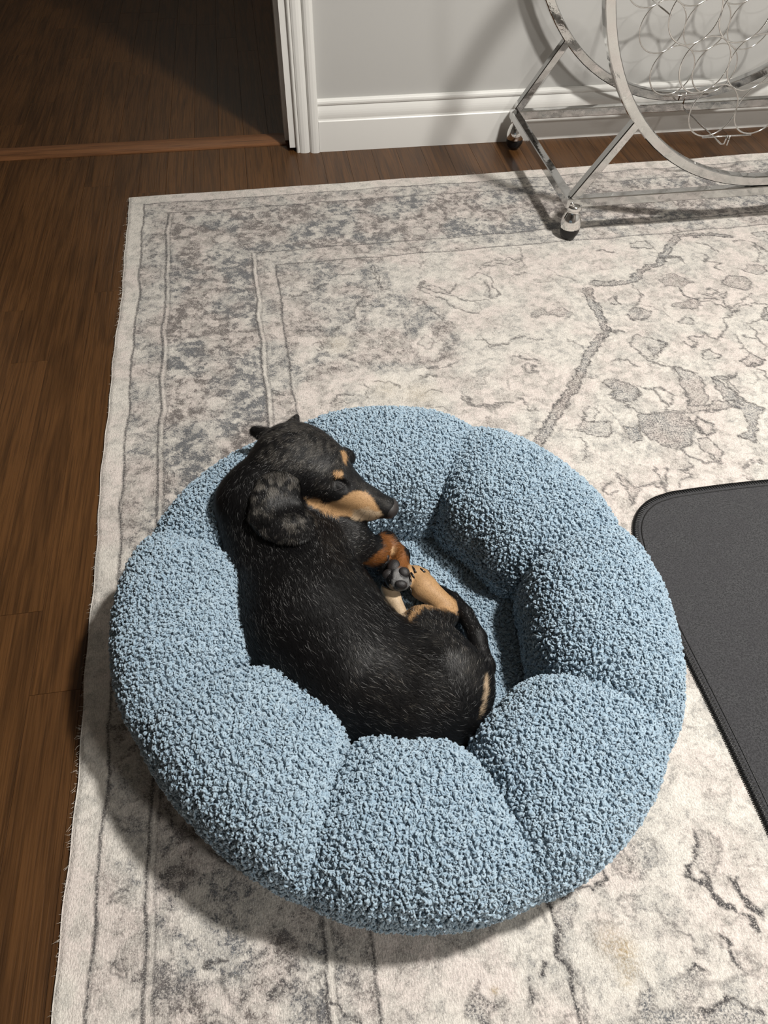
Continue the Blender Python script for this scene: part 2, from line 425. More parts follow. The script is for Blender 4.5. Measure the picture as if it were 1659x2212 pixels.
    for s in (1.30, 1.62): rosette(((LU[1] + LU[2]) / 2, s), .022, 9, .5)
    # scroll work between the rosettes in both border arms
    def scroll(c0, ang, n=18, r0=.07, ch=B, val=.55, w=.003):
        pts = []; c = np.asarray(c0, float)
        for k in range(n): 
            t_ = k / (n - 1); a = ang + t_ * 3.6; r = r0 * (1 - .75 * t_); pts.append(c + r * np.array([math.cos(a), math.sin(a)]))
        seg(ch, pts, w, val, .004); return pts
    for k in range(22):
        s = .16 + k * .085
        p = scroll((.2 + rr.uniform(-.04, .04), s), rr.uniform(0, 6), r0=rr.uniform(.03, .06)); seg(R, p, .0003, .35, .002)
        p = scroll((s + .1, .21 + rr.uniform(-.04, .04)), rr.uniform(0, 6), r0=rr.uniform(.03, .06)); seg(R, p, .0003, .35, .002)
    def blob(c, r, ch, val):
        c = np.asarray(c); n = 14; f_ = [rr.uniform(.6, 1.3) for _ in range(n)]
        poly(ch, [c + r * f_[k] * np.array([math.cos(2 * math.pi * k / n), .8 * math.sin(2 * math.pi * k / n)]) for k in range(n)], val, .012)
    for k in range(60):
        blob((rr.uniform(.11, .30), rr.uniform(.12, 2.0)), rr.uniform(.012, .03), B if k % 2 else G, rr.uniform(.4, .9))
        blob((rr.uniform(.11, 2.0), rr.uniform(.12, .31)), rr.uniform(.012, .03), B if k % 2 else G, rr.uniform(.4, .9))
    # --- motifs of the field, each at its own place on the rug
    UU = U0 + .0085 * vn(48, 1) + .0085 * vn(110, 6) + .0040 * vn(230, 2); VV = V0 + .0085 * vn(48, 3) + .0085 * vn(110, 7) + .0040 * vn(230, 4)
    def K(ox, oy, sc): return lambda pts: [rug_uv(ox + x / sc, oy + y / sc) for x, y in pts]
    K1 = K(1250, 500, 3.687); K2 = K(880, 620, 3.77); K3 = K(850, 380, 3.318); K4 = K(560, 560, 3.77); K5 = K(1100, 1800, 2.968); K6 = K(440, 1850, 2.514); K7 = K(1000, 480, 2.517)
    def line(pts, val=.75, w=.0012): seg(R, pts, w, min(1, val * 1.3), .0020)
    def fill(pts, val=.7, outline=.5):
        poly(G, pts, val, .005)
        if outline: seg(R, list(pts) + [pts[0]], .0008, min(1, outline * 1.5), .0022)
    def band(pts, w=.0085):
        pts = [np.asarray(p) for p in pts]; L_ = []; Rr = []
        for i, p in enumerate(pts):
            d = pts[min(i + 1, len(pts) - 1)] - pts[max(i - 1, 0)]; n = np.array([-d[1], d[0]]) / (np.linalg.norm(d) + 1e-9)
            L_.append(p + n * w); Rr.append(p - n * w)
        seg(G, pts, w, .78, .004); line(L_, .8, .0007); line(Rr, .8, .0007)
    band(K1([(780, 40), (700, 150), (640, 260), (560, 270), (480, 340), (410, 400), (260, 410), (110, 415)]))
    band(K2([(1460, 20), (1490, 100), (1560, 200), (1620, 350), (1560, 430), (1470, 580), (1420, 680), (1330, 850), (1250, 980), (1150, 1130), (1080, 1260), (1000, 1420)]), .0095)
    band(K1([(780, 40), (900, 32), (1050, 20), (1230, 45)]), .005)
    line(K1([(660, 210), (760, 200), (820, 215), (845, 250)]), .6, .004); line(K1([(230, 790), (290, 800), (355, 803)]), .6, .0035)
    fill(K1([(650, 390), (720, 330), (800, 350), (900, 400), (860, 430), (700, 440)])); line(K1([(800, 450), (850, 520), (950, 540)]), .8, .002)
    fill(K1([(740, 580), (850, 550), (950, 530), (985, 580), (930, 620), (760, 600)]))
    for pts in ([(980, 550), (1120, 575), (1220, 650), (1340, 580), (1500, 575)], [(990, 535), (1130, 545), (1230, 640)], [(1370, 500), (1300, 560), (1210, 620)], [(1220, 660), (1140, 710), (1180, 770), (1110, 860), (1060, 850), (1010, 800), (1000, 850), (930, 840), (880, 850), (950, 900), (900, 930), (820, 880)], [(1020, 490), (1060, 450), (1110, 475), (1080, 510), (1020, 490)], [(1120, 510), (1170, 480), (1190, 500), (1150, 530), (1120, 510)], [(970, 490), (1120, 545)], [(1400, 240), (1460, 170), (1380, 90), (1300, 70), (1230, 80)], [(1380, 90), (1508, 160)], [(970, 170), (1040, 200), (990, 230), (1130, 250), (1070, 280), (1130, 310)], [(440, 430), (510, 520), (450, 590)], [(440, 940), (580, 1030), (690, 1070), (780, 1070), (890, 1110), (950, 1130)], [(760, 1090), (840, 1250), (890, 1390)], [(240, 1300), (400, 1390), (500, 1450)], [(470, 1220), (600, 1270), (700, 1360), (720, 1420), (900, 1440), (1100, 1430), (1260, 1400)], [(560, 1250), (660, 1250), (740, 1290), (720, 1370)], [(950, 1480), (1080, 1560), (1060, 1610), (1000, 1620), (960, 1570)], [(870, 1830), (940, 1890), (800, 1890), (900, 1950), (810, 1980), (830, 2040)], [(820, 1740), (920, 1800), (1000, 1840), (1150, 1850)], [(1300, 1890), (1380, 1800), (1400, 1860), (1440, 1810), (1480, 1870)], [(1330, 1960), (1420, 2000), (1500, 2010)], [(240, 1990), (180, 2040), (220, 2090), (290, 2060)], [(490, 2040), (600, 2000), (720, 2090)], [(600, 1900), (640, 1980), (700, 2080)], [(690, 1880), (680, 1960), (700, 2060)], [(0, 1640), (50, 1670), (75, 1730), (60, 1790), (10, 1850)], [(1340, 740), (1400, 800), (1440, 890), (1500, 930)], [(1360, 740), (1420, 690), (1500, 660)], [(1240, 830), (1310, 910), (1280, 940), (1380, 960), (1300, 1040), (1340, 1080), (1410, 1050)], [(1420, 1090), (1480, 1110), (1500, 1170)], [(270, 1030), (400, 1020), (480, 1080)], [(140, 165), (200, 150), (280, 170)], [(1170, 1200), (1250, 1300), (1300, 1380)], [(1190, 1190), (1280, 1290)], [(1310, 840), (1400, 850)], [(940, 90), (1030, 110), (1110, 160)]):
        line(K1(pts), .62, .0013)
    for pts, v_ in (([(1140, 420), (1190, 350), (1300, 360), (1390, 410), (1330, 470), (1200, 440)], .6), ([(1310, 310), (1350, 260), (1480, 270), (1500, 330), (1440, 350), (1380, 330)], .5), ([(370, 660), (440, 600), (590, 640), (530, 700), (410, 700)], .7), ([(230, 540), (290, 510), (330, 580), (290, 580)], .45), ([(410, 890), (460, 830), (560, 850), (690, 880), (660, 950), (600, 1010), (500, 980), (430, 920)], .35), ([(560, 920), (690, 890), (640, 960), (580, 990)], .6), ([(760, 1080), (900, 1110), (1000, 1220), (1010, 1380), (890, 1390), (840, 1250)], .6), ([(180, 1200), (270, 1160), (400, 1200), (490, 1280), (430, 1360), (330, 1340), (240, 1300), (300, 1270)], .7), ([(490, 1450), (720, 1440), (850, 1450), (930, 1560), (900, 1700), (740, 1730), (560, 1640), (480, 1560)], .8), ([(360, 1560), (480, 1540), (500, 1640), (440, 1690), (390, 1650)], .85), ([(950, 1480), (1080, 1540), (1080, 1600), (1000, 1620), (930, 1560)], .4), ([(1040, 1150), (1100, 1250), (1150, 1320), (1240, 1400), (1340, 1480), (1330, 1600), (1270, 1640), (1400, 1680), (1420, 1510), (1480, 1400), (1340, 1360), (1240, 1280)], .72), ([(880, 1400), (1240, 1330), (1270, 1410), (900, 1440)], .65), ([(1030, 1150), (1150, 1190), (1260, 1130), (1170, 1160)], .7), ([(290, 1920), (330, 2000), (420, 2160), (490, 2050), (370, 1950)], .6), ([(0, 1540), (40, 1500), (120, 1510), (260, 1520), (270, 1620), (150, 1640), (0, 1580)], .5), ([(40, 1430), (100, 1410), (160, 1440), (120, 1500), (50, 1490)], .25), ([(970, 1660), (1020, 1640), (1150, 1760), (1100, 1830), (990, 1720)], .4), ([(780, 720), (850, 680), (910, 700), (900, 740), (830, 730)], .5), ([(960, 960), (1060, 940), (1120, 1000), (1000, 1020)], .35), ([(1380, 10), (1500, 0), (1508, 60), (1440, 50)], .55), ([(400, 90), (540, 70), (590, 130), (430, 130)], .32), ([(1430, 690), (1508, 610), (1508, 710)], .6), ([(1300, 1040), (1380, 970), (1500, 1030), (1400, 1070), (1330, 1085)], .5)):
        fill(K1(pts), v_, .62)
    # left half of the field
    for pts in ([(550, 740), (600, 690), (700, 730), (720, 800), (760, 850), (690, 890), (590, 900), (480, 880), (340, 840), (230, 810)], [(640, 750), (690, 800), (690, 860)], [(330, 870), (450, 950), (600, 990)], [(620, 670), (700, 600), (780, 610), (830, 580), (870, 600), (920, 590), (900, 510)], [(660, 650), (760, 630), (850, 640), (950, 590)], [(600, 1180), (640, 1170), (690, 1210), (780, 1220), (850, 1170), (960, 1150), (1050, 1170)], [(1450, 545), (1500, 530), (1580, 545)], [(400, 830), (460, 770)], [(170, 880), (280, 970), (420, 1060)], [(850, 720), (950, 690)], [(230, 750), (180, 810), (380, 900)]):
        line(K3(pts), .6, .0011)
    seg(B, K3([(190, 850), (330, 850), (480, 910), (600, 900), (720, 890), (770, 840), (700, 740), (600, 710)]), .004, .7, .004)
    fill(K3([(980, 980), (1070, 950), (1100, 985), (1200, 940), (1280, 980), (1250, 1010), (1120, 1000), (1000, 1015)]), .6, .5)
    fill(K3([(640, 740), (700, 800), (700, 870), (650, 860), (670, 800)]), .5, .3)
    for pts in ([(900, 70), (960, 190), (1000, 260), (1060, 235)], [(930, 60), (985, 180), (1010, 240)], [(920, 370), (790, 380), (780, 460), (720, 520), (620, 570)], [(900, 280), (830, 330), (790, 370)], [(290, 575), (400, 545), (500, 570)], [(290, 600), (400, 570), (500, 590)], [(1370, 890), (1500, 880), (1620, 840)], [(600, 1160), (640, 1110), (700, 1090), (790, 1105)], [(640, 1200), (650, 1160), (740, 1170)], [(960, 990), (1060, 990), (1120, 1020), (1145, 1050)], [(850, 1010), (880, 1060), (860, 1130)], [(230, 300), (330, 290), (440, 250), (560, 200)], [(570, 110), (680, 130), (770, 120)], [(1290, 950), (1400, 945), (1440, 960)], [(440, 690), (510, 680), (520, 740), (460, 745)], [(1340, 170), (1290, 230), (1400, 210), (1560, 280)], [(1560, 270), (1610, 200)]):
        line(K4(pts), .6, .0011)
    poly(A, K4([(800, 330), (1050, 220), (1300, 280), (1500, 430), (1659, 700), (1600, 830), (1300, 900), (950, 900), (500, 930), (330, 900), (350, 830), (540, 620), (760, 520)]), .62, .03)
    poly(A, K4([(300, 880), (500, 830), (520, 980), (330, 1010)]), .6, .02)
    star = [(1230, 690), (1290, 640), (1310, 560), (1390, 570), (1430, 630), (1500, 680), (1460, 740), (1440, 820), (1340, 800), (1290, 740)]
    poly(B, K4(star), 1.0, .006); fill(K4([(1300, 680), (1350, 610), (1410, 660), (1390, 730), (1330, 730)]), .6, .4)
    for pts in ([(870, 450), (960, 390), (1090, 360), (1090, 400), (980, 440), (970, 540), (890, 520)], [(560, 1000), (680, 990), (660, 1050), (560, 1040)], [(720, 980), (870, 990), (1000, 940), (1340, 900), (1340, 960), (1040, 990), (900, 1040)], [(310, 640), (430, 620), (520, 720), (440, 820), (290, 860)], [(580, 640), (720, 620), (740, 780), (620, 770)], [(1030, 260), (1190, 265), (1190, 285), (1040, 280)]):
        poly(B, K4(pts), .85, .008)
    for pts in ([(560, 700), (640, 660), (650, 800), (560, 780)],):
        fill(K2(pts), .5, .3)
    for pts in ([(440, 900), (540, 960), (700, 960), (850, 940)], [(460, 880), (560, 970), (760, 975)], [(570, 430), (650, 450), (680, 490), (760, 480), (830, 450)], [(950, 640), (980, 620), (1000, 650), (1050, 640), (1030, 680), (1060, 690), (1000, 710), (960, 690), (950, 640)], [(870, 570), (960, 575), (1060, 610)], [(90, 740), (180, 720), (230, 735)], [(140, 890), (190, 830), (280, 860)], [(900, 900), (960, 940), (990, 1000), (1060, 990)]):
        line(K2(pts), .6, .0011)
    for pts, v_ in (([(330, 800), (440, 720), (560, 740), (610, 870), (430, 880)], .42), ([(690, 740), (780, 720), (840, 750), (770, 780)], .5), ([(890, 870), (960, 850), (1000, 900), (930, 900)], .5), ([(1030, 910), (1090, 900), (1090, 950), (1030, 940)], .5), ([(620, 1060), (680, 1040), (750, 1130), (740, 1170), (620, 1140)], .6), ([(850, 430), (960, 380), (1080, 400), (1030, 460), (900, 450)], .42), ([(1040, 600), (1150, 570), (1180, 620), (1080, 630)], .35)):
        fill(K2(pts), v_, 0)
    # lower right of the rug, in front of the bed
    line(K5([(230, 360), (260, 470), (310, 600), (300, 700), (330, 830), (380, 930), (430, 1130), (460, 1223)]), .85, .0022)
    line(K5([(290, 500), (335, 620), (350, 760), (390, 900), (470, 1000), (520, 1223)]), .5, .001)
    poly(G, K5([(230, 360), (290, 500), (350, 760), (400, 900), (470, 1000), (520, 1223), (460, 1223), (380, 930), (300, 700)]), .45, .006)
    fill(K5([(300, 480), (440, 350), (460, 400), (410, 620), (340, 650)]), .55, .4)
    for pts in ([(340, 420), (450, 330), (460, 380), (560, 370), (600, 290), (580, 170)], [(560, 350), (610, 290)], [(1190, 0), (1210, 130), (1150, 240), (1120, 245), (1160, 290), (1240, 290), (1290, 380), (1440, 490), (1560, 530), (1610, 640)], [(1250, 250), (1310, 370), (1440, 480)], [(1400, 300), (1480, 380), (1620, 540)], [(1450, 310), (1520, 400)], [(1250, 1120), (1350, 1070), (1500, 1080), (1620, 1160)], [(1120, 880), (1180, 860), (1250, 880)], [(1350, 660), (1430, 750), (1470, 850)], [(120, 920), (130, 1080)], [(240, 830), (210, 890)]):
        line(K5(pts), .75, .0016)
    for pts, v_ in (([(640, 130), (740, 60), (930, 50), (960, 180), (860, 280), (720, 280)], .55), ([(1200, 0), (1300, 0), (1370, 140), (1310, 260), (1240, 250)], .45), ([(780, 1180), (830, 1080), (870, 970), (930, 1060), (900, 1130), (860, 1190)], .75), ([(1050, 1060), (1130, 880), (1230, 860), (1290, 920), (1210, 1060), (1120, 1080)], .55), ([(1250, 1120), (1350, 1070), (1500, 1080), (1640, 1160), (1640, 1400), (1200, 1400), (700, 1300), (900, 1150), (1150, 1110)], .75), ([(110, 1000), (140, 950), (170, 1030), (120, 1090)], .5), ([(1480, 780), (1600, 830), (1600, 860), (1480, 900)], .4), ([(700, 420), (800, 400), (820, 560), (740, 540)], .3)):
        fill(K5(pts), v_, .35)
    # lower left border, in front of the bed
    for pts in ([(0, 580), (60, 580), (130, 530)], [(350, 750), (410, 700), (480, 720)], [(690, 770), (760, 840), (830, 850), (850, 890)]):
        line(K6(pts), .7, .0018)
    for pts, v_ in (([(80, 680), (180, 650), (240, 750), (200, 820)], .6), ([(480, 540), (560, 520), (580, 600), (500, 600)], .55), ([(570, 700), (640, 620), (660, 780), (580, 850)], .55), ([(1420, 830), (1500, 680), (1540, 800), (1620, 800), (1550, 930), (1430, 900)], .8), ([(350, 740), (450, 690), (480, 720), (370, 760)], .6), ([(0, 860), (120, 840), (180, 930), (0, 930)], .6), ([(760, 840), (850, 830), (850, 900), (770, 880)], .55)):
        fill(K6(pts), v_, .4)
    for pts in ([(20, 740), (120, 720), (190, 800), (150, 870), (40, 850)], [(340, 800), (460, 760), (500, 860), (380, 900)]):
        poly(B, K6(pts), .9, .01)
    # small loose curls elsewhere on the field
    for k in range(120):
        c = np.array([rr.uniform(.40, 1.95), rr.uniform(.42, 1.95)])
        n = rr.randint(4, 7); a = rr.uniform(0, 6); p = c.copy(); pts = [p.copy()]
        for _ in range(n):
            a += rr.uniform(-1.3, 1.3); p = p + rr.uniform(.008, .02) * np.array([math.cos(a), math.sin(a)]); pts.append(p.copy())
        line(pts, rr.uniform(.2, .5), .0007)
        if k % 2: blob(c, rr.uniform(.01, .022), G, rr.uniform(.2, .45))
    UU, VV = U0, V0
    # --- mesh: top sheet with gentle waviness, edge and underside
    zt = RUG_Z + .0012 * np.sin(VV * 9 + 1) * np.exp(-UU * 9) + .0006 * np.sin(UU * 11 + VV * 7)
    edge = np.minimum(UU, VV); zt -= .0035 * np.exp(-(edge / .0045) ** 2)
    wu = .003 * np.sin(VV * 5.1) + .0015 * np.sin(VV * 17) + .0008 * np.sin(VV * 61); wv = -.002 * np.sin(UU * 4.3) - .0012 * np.sin(UU * 19)
    uu = UU + wu * np.exp(-UU / .3); vv_ = VV + wv * np.exp(-VV / .3)
    X = RUG0[0] + uu * EX[0] - vv_ * EY[0]; Y = RUG0[1] + uu * EX[1] - vv_ * EY[1]
    top = np.stack([X, Y, zt], -1).reshape(-1, 3)
    I = np.arange(nu * nv).reshape(nu, nv)
    q = np.stack([I[:-1, :-1], I[:-1, 1:], I[1:, 1:], I[1:, :-1]], -1).reshape(-1, 4)
    per = np.concatenate([I[0, :], I[1:, -1], I[-1, -2::-1], I[-2:0:-1, 0]])
    bot = top[per].copy(); bot[:, 2] = .0006; nb = len(top)
    k = np.arange(len(per)); k2 = (k + 1) % len(per)
    side = np.stack([per[k2], per[k], nb + k, nb + k2], -1)[:, ::-1]
    me = mesh_np('rug', np.concatenate([top, bot]), quads=np.concatenate([q, side]))
    rgba = np.stack([R, G, B, A], -1).reshape(-1, 4)
    color_attr(me, 'weave', np.concatenate([rgba, rgba[per]]))
    stn = np.zeros(nu * nv, np.float32); uvf = np.stack([UU, VV], -1).reshape(-1, 2)
    for p_, r_, v_ in ((K5([(650, 700)])[0], .018, .5), (K5([(735, 750)])[0], .014, .9), (K5([(760, 860)])[0], .016, .5), (K5([(750, 940)])[0], .010, .5), (K4([(650, 690)])[0], .03, .35), (K4([(1300, 1100)])[0], .035, .4), (K4([(1040, 1060)])[0], .03, .3), (K6([(1580, 728)])[0], .004, 1.0)):
        stn = np.maximum(stn, v_ * np.exp(-((uvf - p_) ** 2).sum(1) / r_ ** 2))
    at = me.attributes.new('stain', 'FLOAT', 'POINT'); at.data.foreach_set('value', np.concatenate([stn, stn[per]]).astype(np.float32))
    return me
def mat_rug():
    t = NT('distressed_rug_pile'); P = t.pos(); at = t.attr('weave'); sp = t.n('SeparateColor'); t.set(sp.inputs[0], at.outputs['Color'])
    Rr, Gg, Bb = sp.outputs[0], sp.outputs[1], sp.outputs[2]; Aa = at.outputs['Alpha']
    n1 = t.noise(P, 38, 7, .62, .4); n2 = t.noise(P, 330, 4, .6); n3 = t.noise(t.vmath('MULTIPLY', P, (1, .35, 1)), 620, 2, .5); n4 = t.noise(P, 7, 3, .5)
    wf = t.noise(t.vmath('MULTIPLY', P, (.12, 1, 1)), 300, 3, .6)
    m1 = t.sstep(n1, .42, .60); m2 = t.sstep(n2, .40, .62); m5 = t.sstep(t.noise(P, 90, 5, .65), .44, .60)
    m6 = t.sstep(t.noise(P, 24, 6, .68, .8), .38, .64)
    zone = t.math('MULTIPLY', t.math('MULTIPLY', Aa, 1.3), t.math('ADD', t.math('MULTIPLY_ADD', m6, .44, .24), t.math('ADD', t.math('MULTIPLY', m1, .42), t.math('MULTIPLY', m5, .36))))
    zone = t.math('ADD', zone, t.math('MULTIPLY', t.math('MULTIPLY', m1, m5), .24))
    fillv = t.math('MULTIPLY', Gg, t.math('MULTIPLY_ADD', m5, .46, t.math('MULTIPLY_ADD', m2, .36, .52)))
    d = t.math('MAXIMUM', zone, fillv)
    d = t.math('MULTIPLY', d, t.math('MULTIPLY_ADD', m2, .6, .6))
    d = t.math('MULTIPLY', d, t.math('SUBTRACT', 1.0, t.math('MULTIPLY', Bb, .85)), clamp=True)
    tint = t.sstep(n4, .42, .58)
    cream = t.mix(tint, srgb(224, 218, 209), srgb(224, 213, 206)); cream = t.mix(t.math('MULTIPLY', m1, .6), cream, srgb(198, 194, 186))
    grey = t.mix(tint, srgb(94, 97, 102), srgb(106, 98, 95))
    c = t.mix(d, cream, grey)
    ln = t.math('MULTIPLY', Rr, t.math('MULTIPLY_ADD', t.sstep(n2, .30, .50), .8, .25), clamp=True)
    c = t.mix(ln, c, srgb(58, 56, 58))
    c = t.mix(t.math('MULTIPLY', t.sstep(n3, .38, .66), .55), c, t.mix(.5, c, srgb(112, 106, 100)), 'MIX')
    sp2 = t.sstep(t.noise(P, 800, 2, .6), .50, .62)
    c = t.mix(t.math('MULTIPLY', sp2, t.math('MULTIPLY_ADD', d, .5, .16)), c, srgb(70, 68, 68))
    c = t.mix(t.math('MULTIPLY', t.sstep(t.noise(P, 640, 2, .6), .54, .68), .4), c, srgb(236, 232, 224))
    c = t.mix(t.math('MULTIPLY', t.attr('stain').outputs['Fac'], t.math('MULTIPLY_ADD', m2, .7, .2)), c, srgb(152, 130, 90))
    t.base(c); t.p(Roughness=.95, Specular_IOR_Level=.15, Sheen_Weight=.15, Sheen_Roughness=.6)
    h = t.math('ADD', t.math('MULTIPLY', n2, .6), t.math('ADD', t.math('MULTIPLY', n3, .5), t.math('MULTIPLY', wf, .3)))
    t.bump(h, .75, .003); return t.m
rug = link('rug', build_rug(), mat_rug(), smooth=True)
tag(rug, 'cream and grey distressed oriental area rug lying on the dark wooden floor', 'rug')

def rug_fuzz():
    r = random.Random(9); V = []; F = []
    def fibre(u, v, du, dv):
        L = r.uniform(.002, .0075) * (1 if r.random() < .93 else 1.6); a = r.uniform(-.9, .9); p = RUG0 + u * EX - v * EY
        d = du * EX - dv * EY; d = np.array([d[0] * math.cos(a) - d[1] * math.sin(a), d[0] * math.sin(a) + d[1] * math.cos(a)]); n_ = np.array([-d[1], d[0]])
        z0 = r.uniform(.002, .008); b = r.uniform(-.5, .5); w = .00014; k = len(V)
        for t_, ww in ((-.0015, w), (L * .5, w), (L, w * .4)):
            q = p + d * t_ + n_ * (b * t_ * t_ / L)
            zz = max(.0008, z0 + (0 if t_ <= 0 else -.2 * t_ + r.uniform(-.001, .002)))
            V.append((q[0] + n_[0] * ww, q[1] + n_[1] * ww, zz)); V.append((q[0] - n_[0] * ww, q[1] - n_[1] * ww, zz + .0002))
        F.append((k, k + 1, k + 3, k + 2)); F.append((k + 2, k + 3, k + 5, k + 4))
    for _ in range(420): fibre(.002, r.uniform(0, 2.0), -1, 0)
    for _ in range(160): fibre(r.uniform(0, 2.0), .002, 0, -1)
    return mesh('edge_fuzz', V, F)
t = NT('loose_wool'); t.base(srgb(200, 194, 184)); t.p(Roughness=.9); t.bump(t.noise(t.pos(), 800, 2), .2, .001)
fz = link('edge_fuzz', rug_fuzz(), t.m, rug); fz['kind'] = 'stuff'
# ------------------------------------------------------------------ dark fleece mat on the rug
def build_mat():
    zt = RUG_Z + .0055
    L = [U(*q, zt)[:2] for q in ((1659, 1830), (1550, 1640), (1480, 1440))]
    x0 = .5425; y1 = .7745; r = .105
    # outline: left edge, rounded corner, top edge, then out of the photograph
    out = []
    out.append((.560, -.10)); out.append((.545, .05))
    for y in np.linspace(.15, y1 - r * 1.25, 22): out.append((x0 + .004 * math.sin((y - .1) * 9) + .010 * max(0, .25 - y), y))
    c = (x0 + r, y1 - r * 1.05)
    e0 = out[-1]
    for k in range(1, 15):
        a = math.pi - k / 15 * math.pi / 2
        out.append((c[0] + r * math.cos(a) + .004 * (1 - k / 15), c[1] + r * 1.05 * math.sin(a)))
    for x in np.linspace(x0 + r, 1.08, 16): out.append((x, y1 + .006 * math.sin((x - .6) * 9) + .0))
    out += [(1.12, .768), (1.155, .745), (1.18, .71), (1.19, .66), (1.19, .5), (1.19, .1), (1.18, -.10)]
    # resample evenly
    o = np.array(out); d = np.r_[0, np.cumsum(np.hypot(*np.diff(o, axis=0).T))]; s = np.arange(0, d[-1], .0024)
    o = np.stack([np.interp(s, d, o[:, 0]), np.interp(s, d, o[:, 1])], -1)
    for _ in range(14): o[1:-1] = .5 * o[1:-1] + .25 * (o[:-2] + o[2:])
    return o, zt
def inset(o, w):
    t_ = np.gradient(o, axis=0); t_ /= np.linalg.norm(t_, axis=1)[:, None]
    return o + np.stack([t_[:, 1], -t_[:, 0]], -1) * w          # to the right of the walking direction = inside
MO, MZ = build_mat()
def mat_mesh():
    rings = [(0, RUG_Z + .0026), (0, MZ - .001), (.0012, MZ), (.014, MZ + .0002)]
    n = len(MO); V = []; F = []
    for w, z in rings:
        V += [(x, y, z) for x, y in inset(MO, w)]
    for k in range(len(rings) - 1):
        F += [(k * n + i, k * n + (i + 1), (k + 1) * n + i + 1, (k + 1) * n + i) for i in range(n - 1)]
        F.append((k * n + n - 1, k * n, (k + 1) * n, (k + 1) * n + n - 1))
    b = (len(rings) - 1) * n; V.append((.9, .3, MZ)); c = len(V) - 1
    F += [(b + i, b + (i + 1) % n, c) for i in range(n)]
    return mesh('fleece_mat', V, F)
t = NT('charcoal_fleece'); P = t.pos()
na = t.noise(P, 420, 4, .65); nb = t.noise(P, 26, 4, .55, .8); nc = t.noise(t.vmath('MULTIPLY', P, (1, .5, 1)), 900, 2, .5)
cc = t.mix(t.sstep(na, .35, .65), srgb(36, 36, 38), srgb(68, 68, 70)); cc = t.mix(t.math('MULTIPLY', t.sstep(nb, .38, .62), .35), cc, srgb(50, 49, 52))
t.base(cc); t.p(Roughness=.9, Specular_IOR_Level=.2, Sheen_Weight=.3, Sheen_Roughness=.5)
t.bump(t.math('ADD', t.math('MULTIPLY', na, .6), t.math('ADD', t.math('MULTIPLY', nc, .3), t.math('MULTIPLY', nb, .9))), .6, .003); M_fleece = t.m
t = NT('black_thread'); t.base(srgb(9, 9, 10)); t.p(Roughness=.4); t.bump(t.noise(t.pos(), 900, 2), .3, .001); M_thread = t.m
dmat = link('fleece_mat', mat_mesh(), M_fleece, smooth=False)
tag(dmat, 'charcoal grey fleece mat with rounded corner and black overlocked edge on the rug', 'mat')
def edge_stitches():
    V = []; F = []; ins = inset(MO, .0080); n = len(MO); prof = circ(.00105, 5)
    for i in range(0, n - 1):
        a, b = MO[i], ins[min(n - 1, i + (1 if i % 2 else 0))]
        d = (a - b); d /= np.linalg.norm(d) + 1e-9; o_ = a + d * .0016
        path = [(b[0], b[1], MZ + .0004), ((a[0] * .6 + b[0] * .4), (a[1] * .6 + b[1] * .4), MZ + .0013), (a[0], a[1], MZ + .0006), (o_[0], o_[1], MZ - .0016), (a[0], a[1], MZ - .0022)]
        v, f = sweep(path, prof, caps=False); k = len(V); V += v; F += [tuple(q + k for q in x) for x in f]
    return mesh('overlock_stitching', V, F)
so = link('overlock_stitching', edge_stitches(), M_thread, dmat, smooth=True); so['kind'] = 'stuff'; so['label'] = 'black overlock stitching along the edge'
il = inset(MO, .0130)[::3]
sv = sweep([(x, y, MZ + .0004) for x, y in il], circ(.0010, 6)); link('seam_line', mesh('seam_line', *sv), M_thread, dmat, smooth=True)

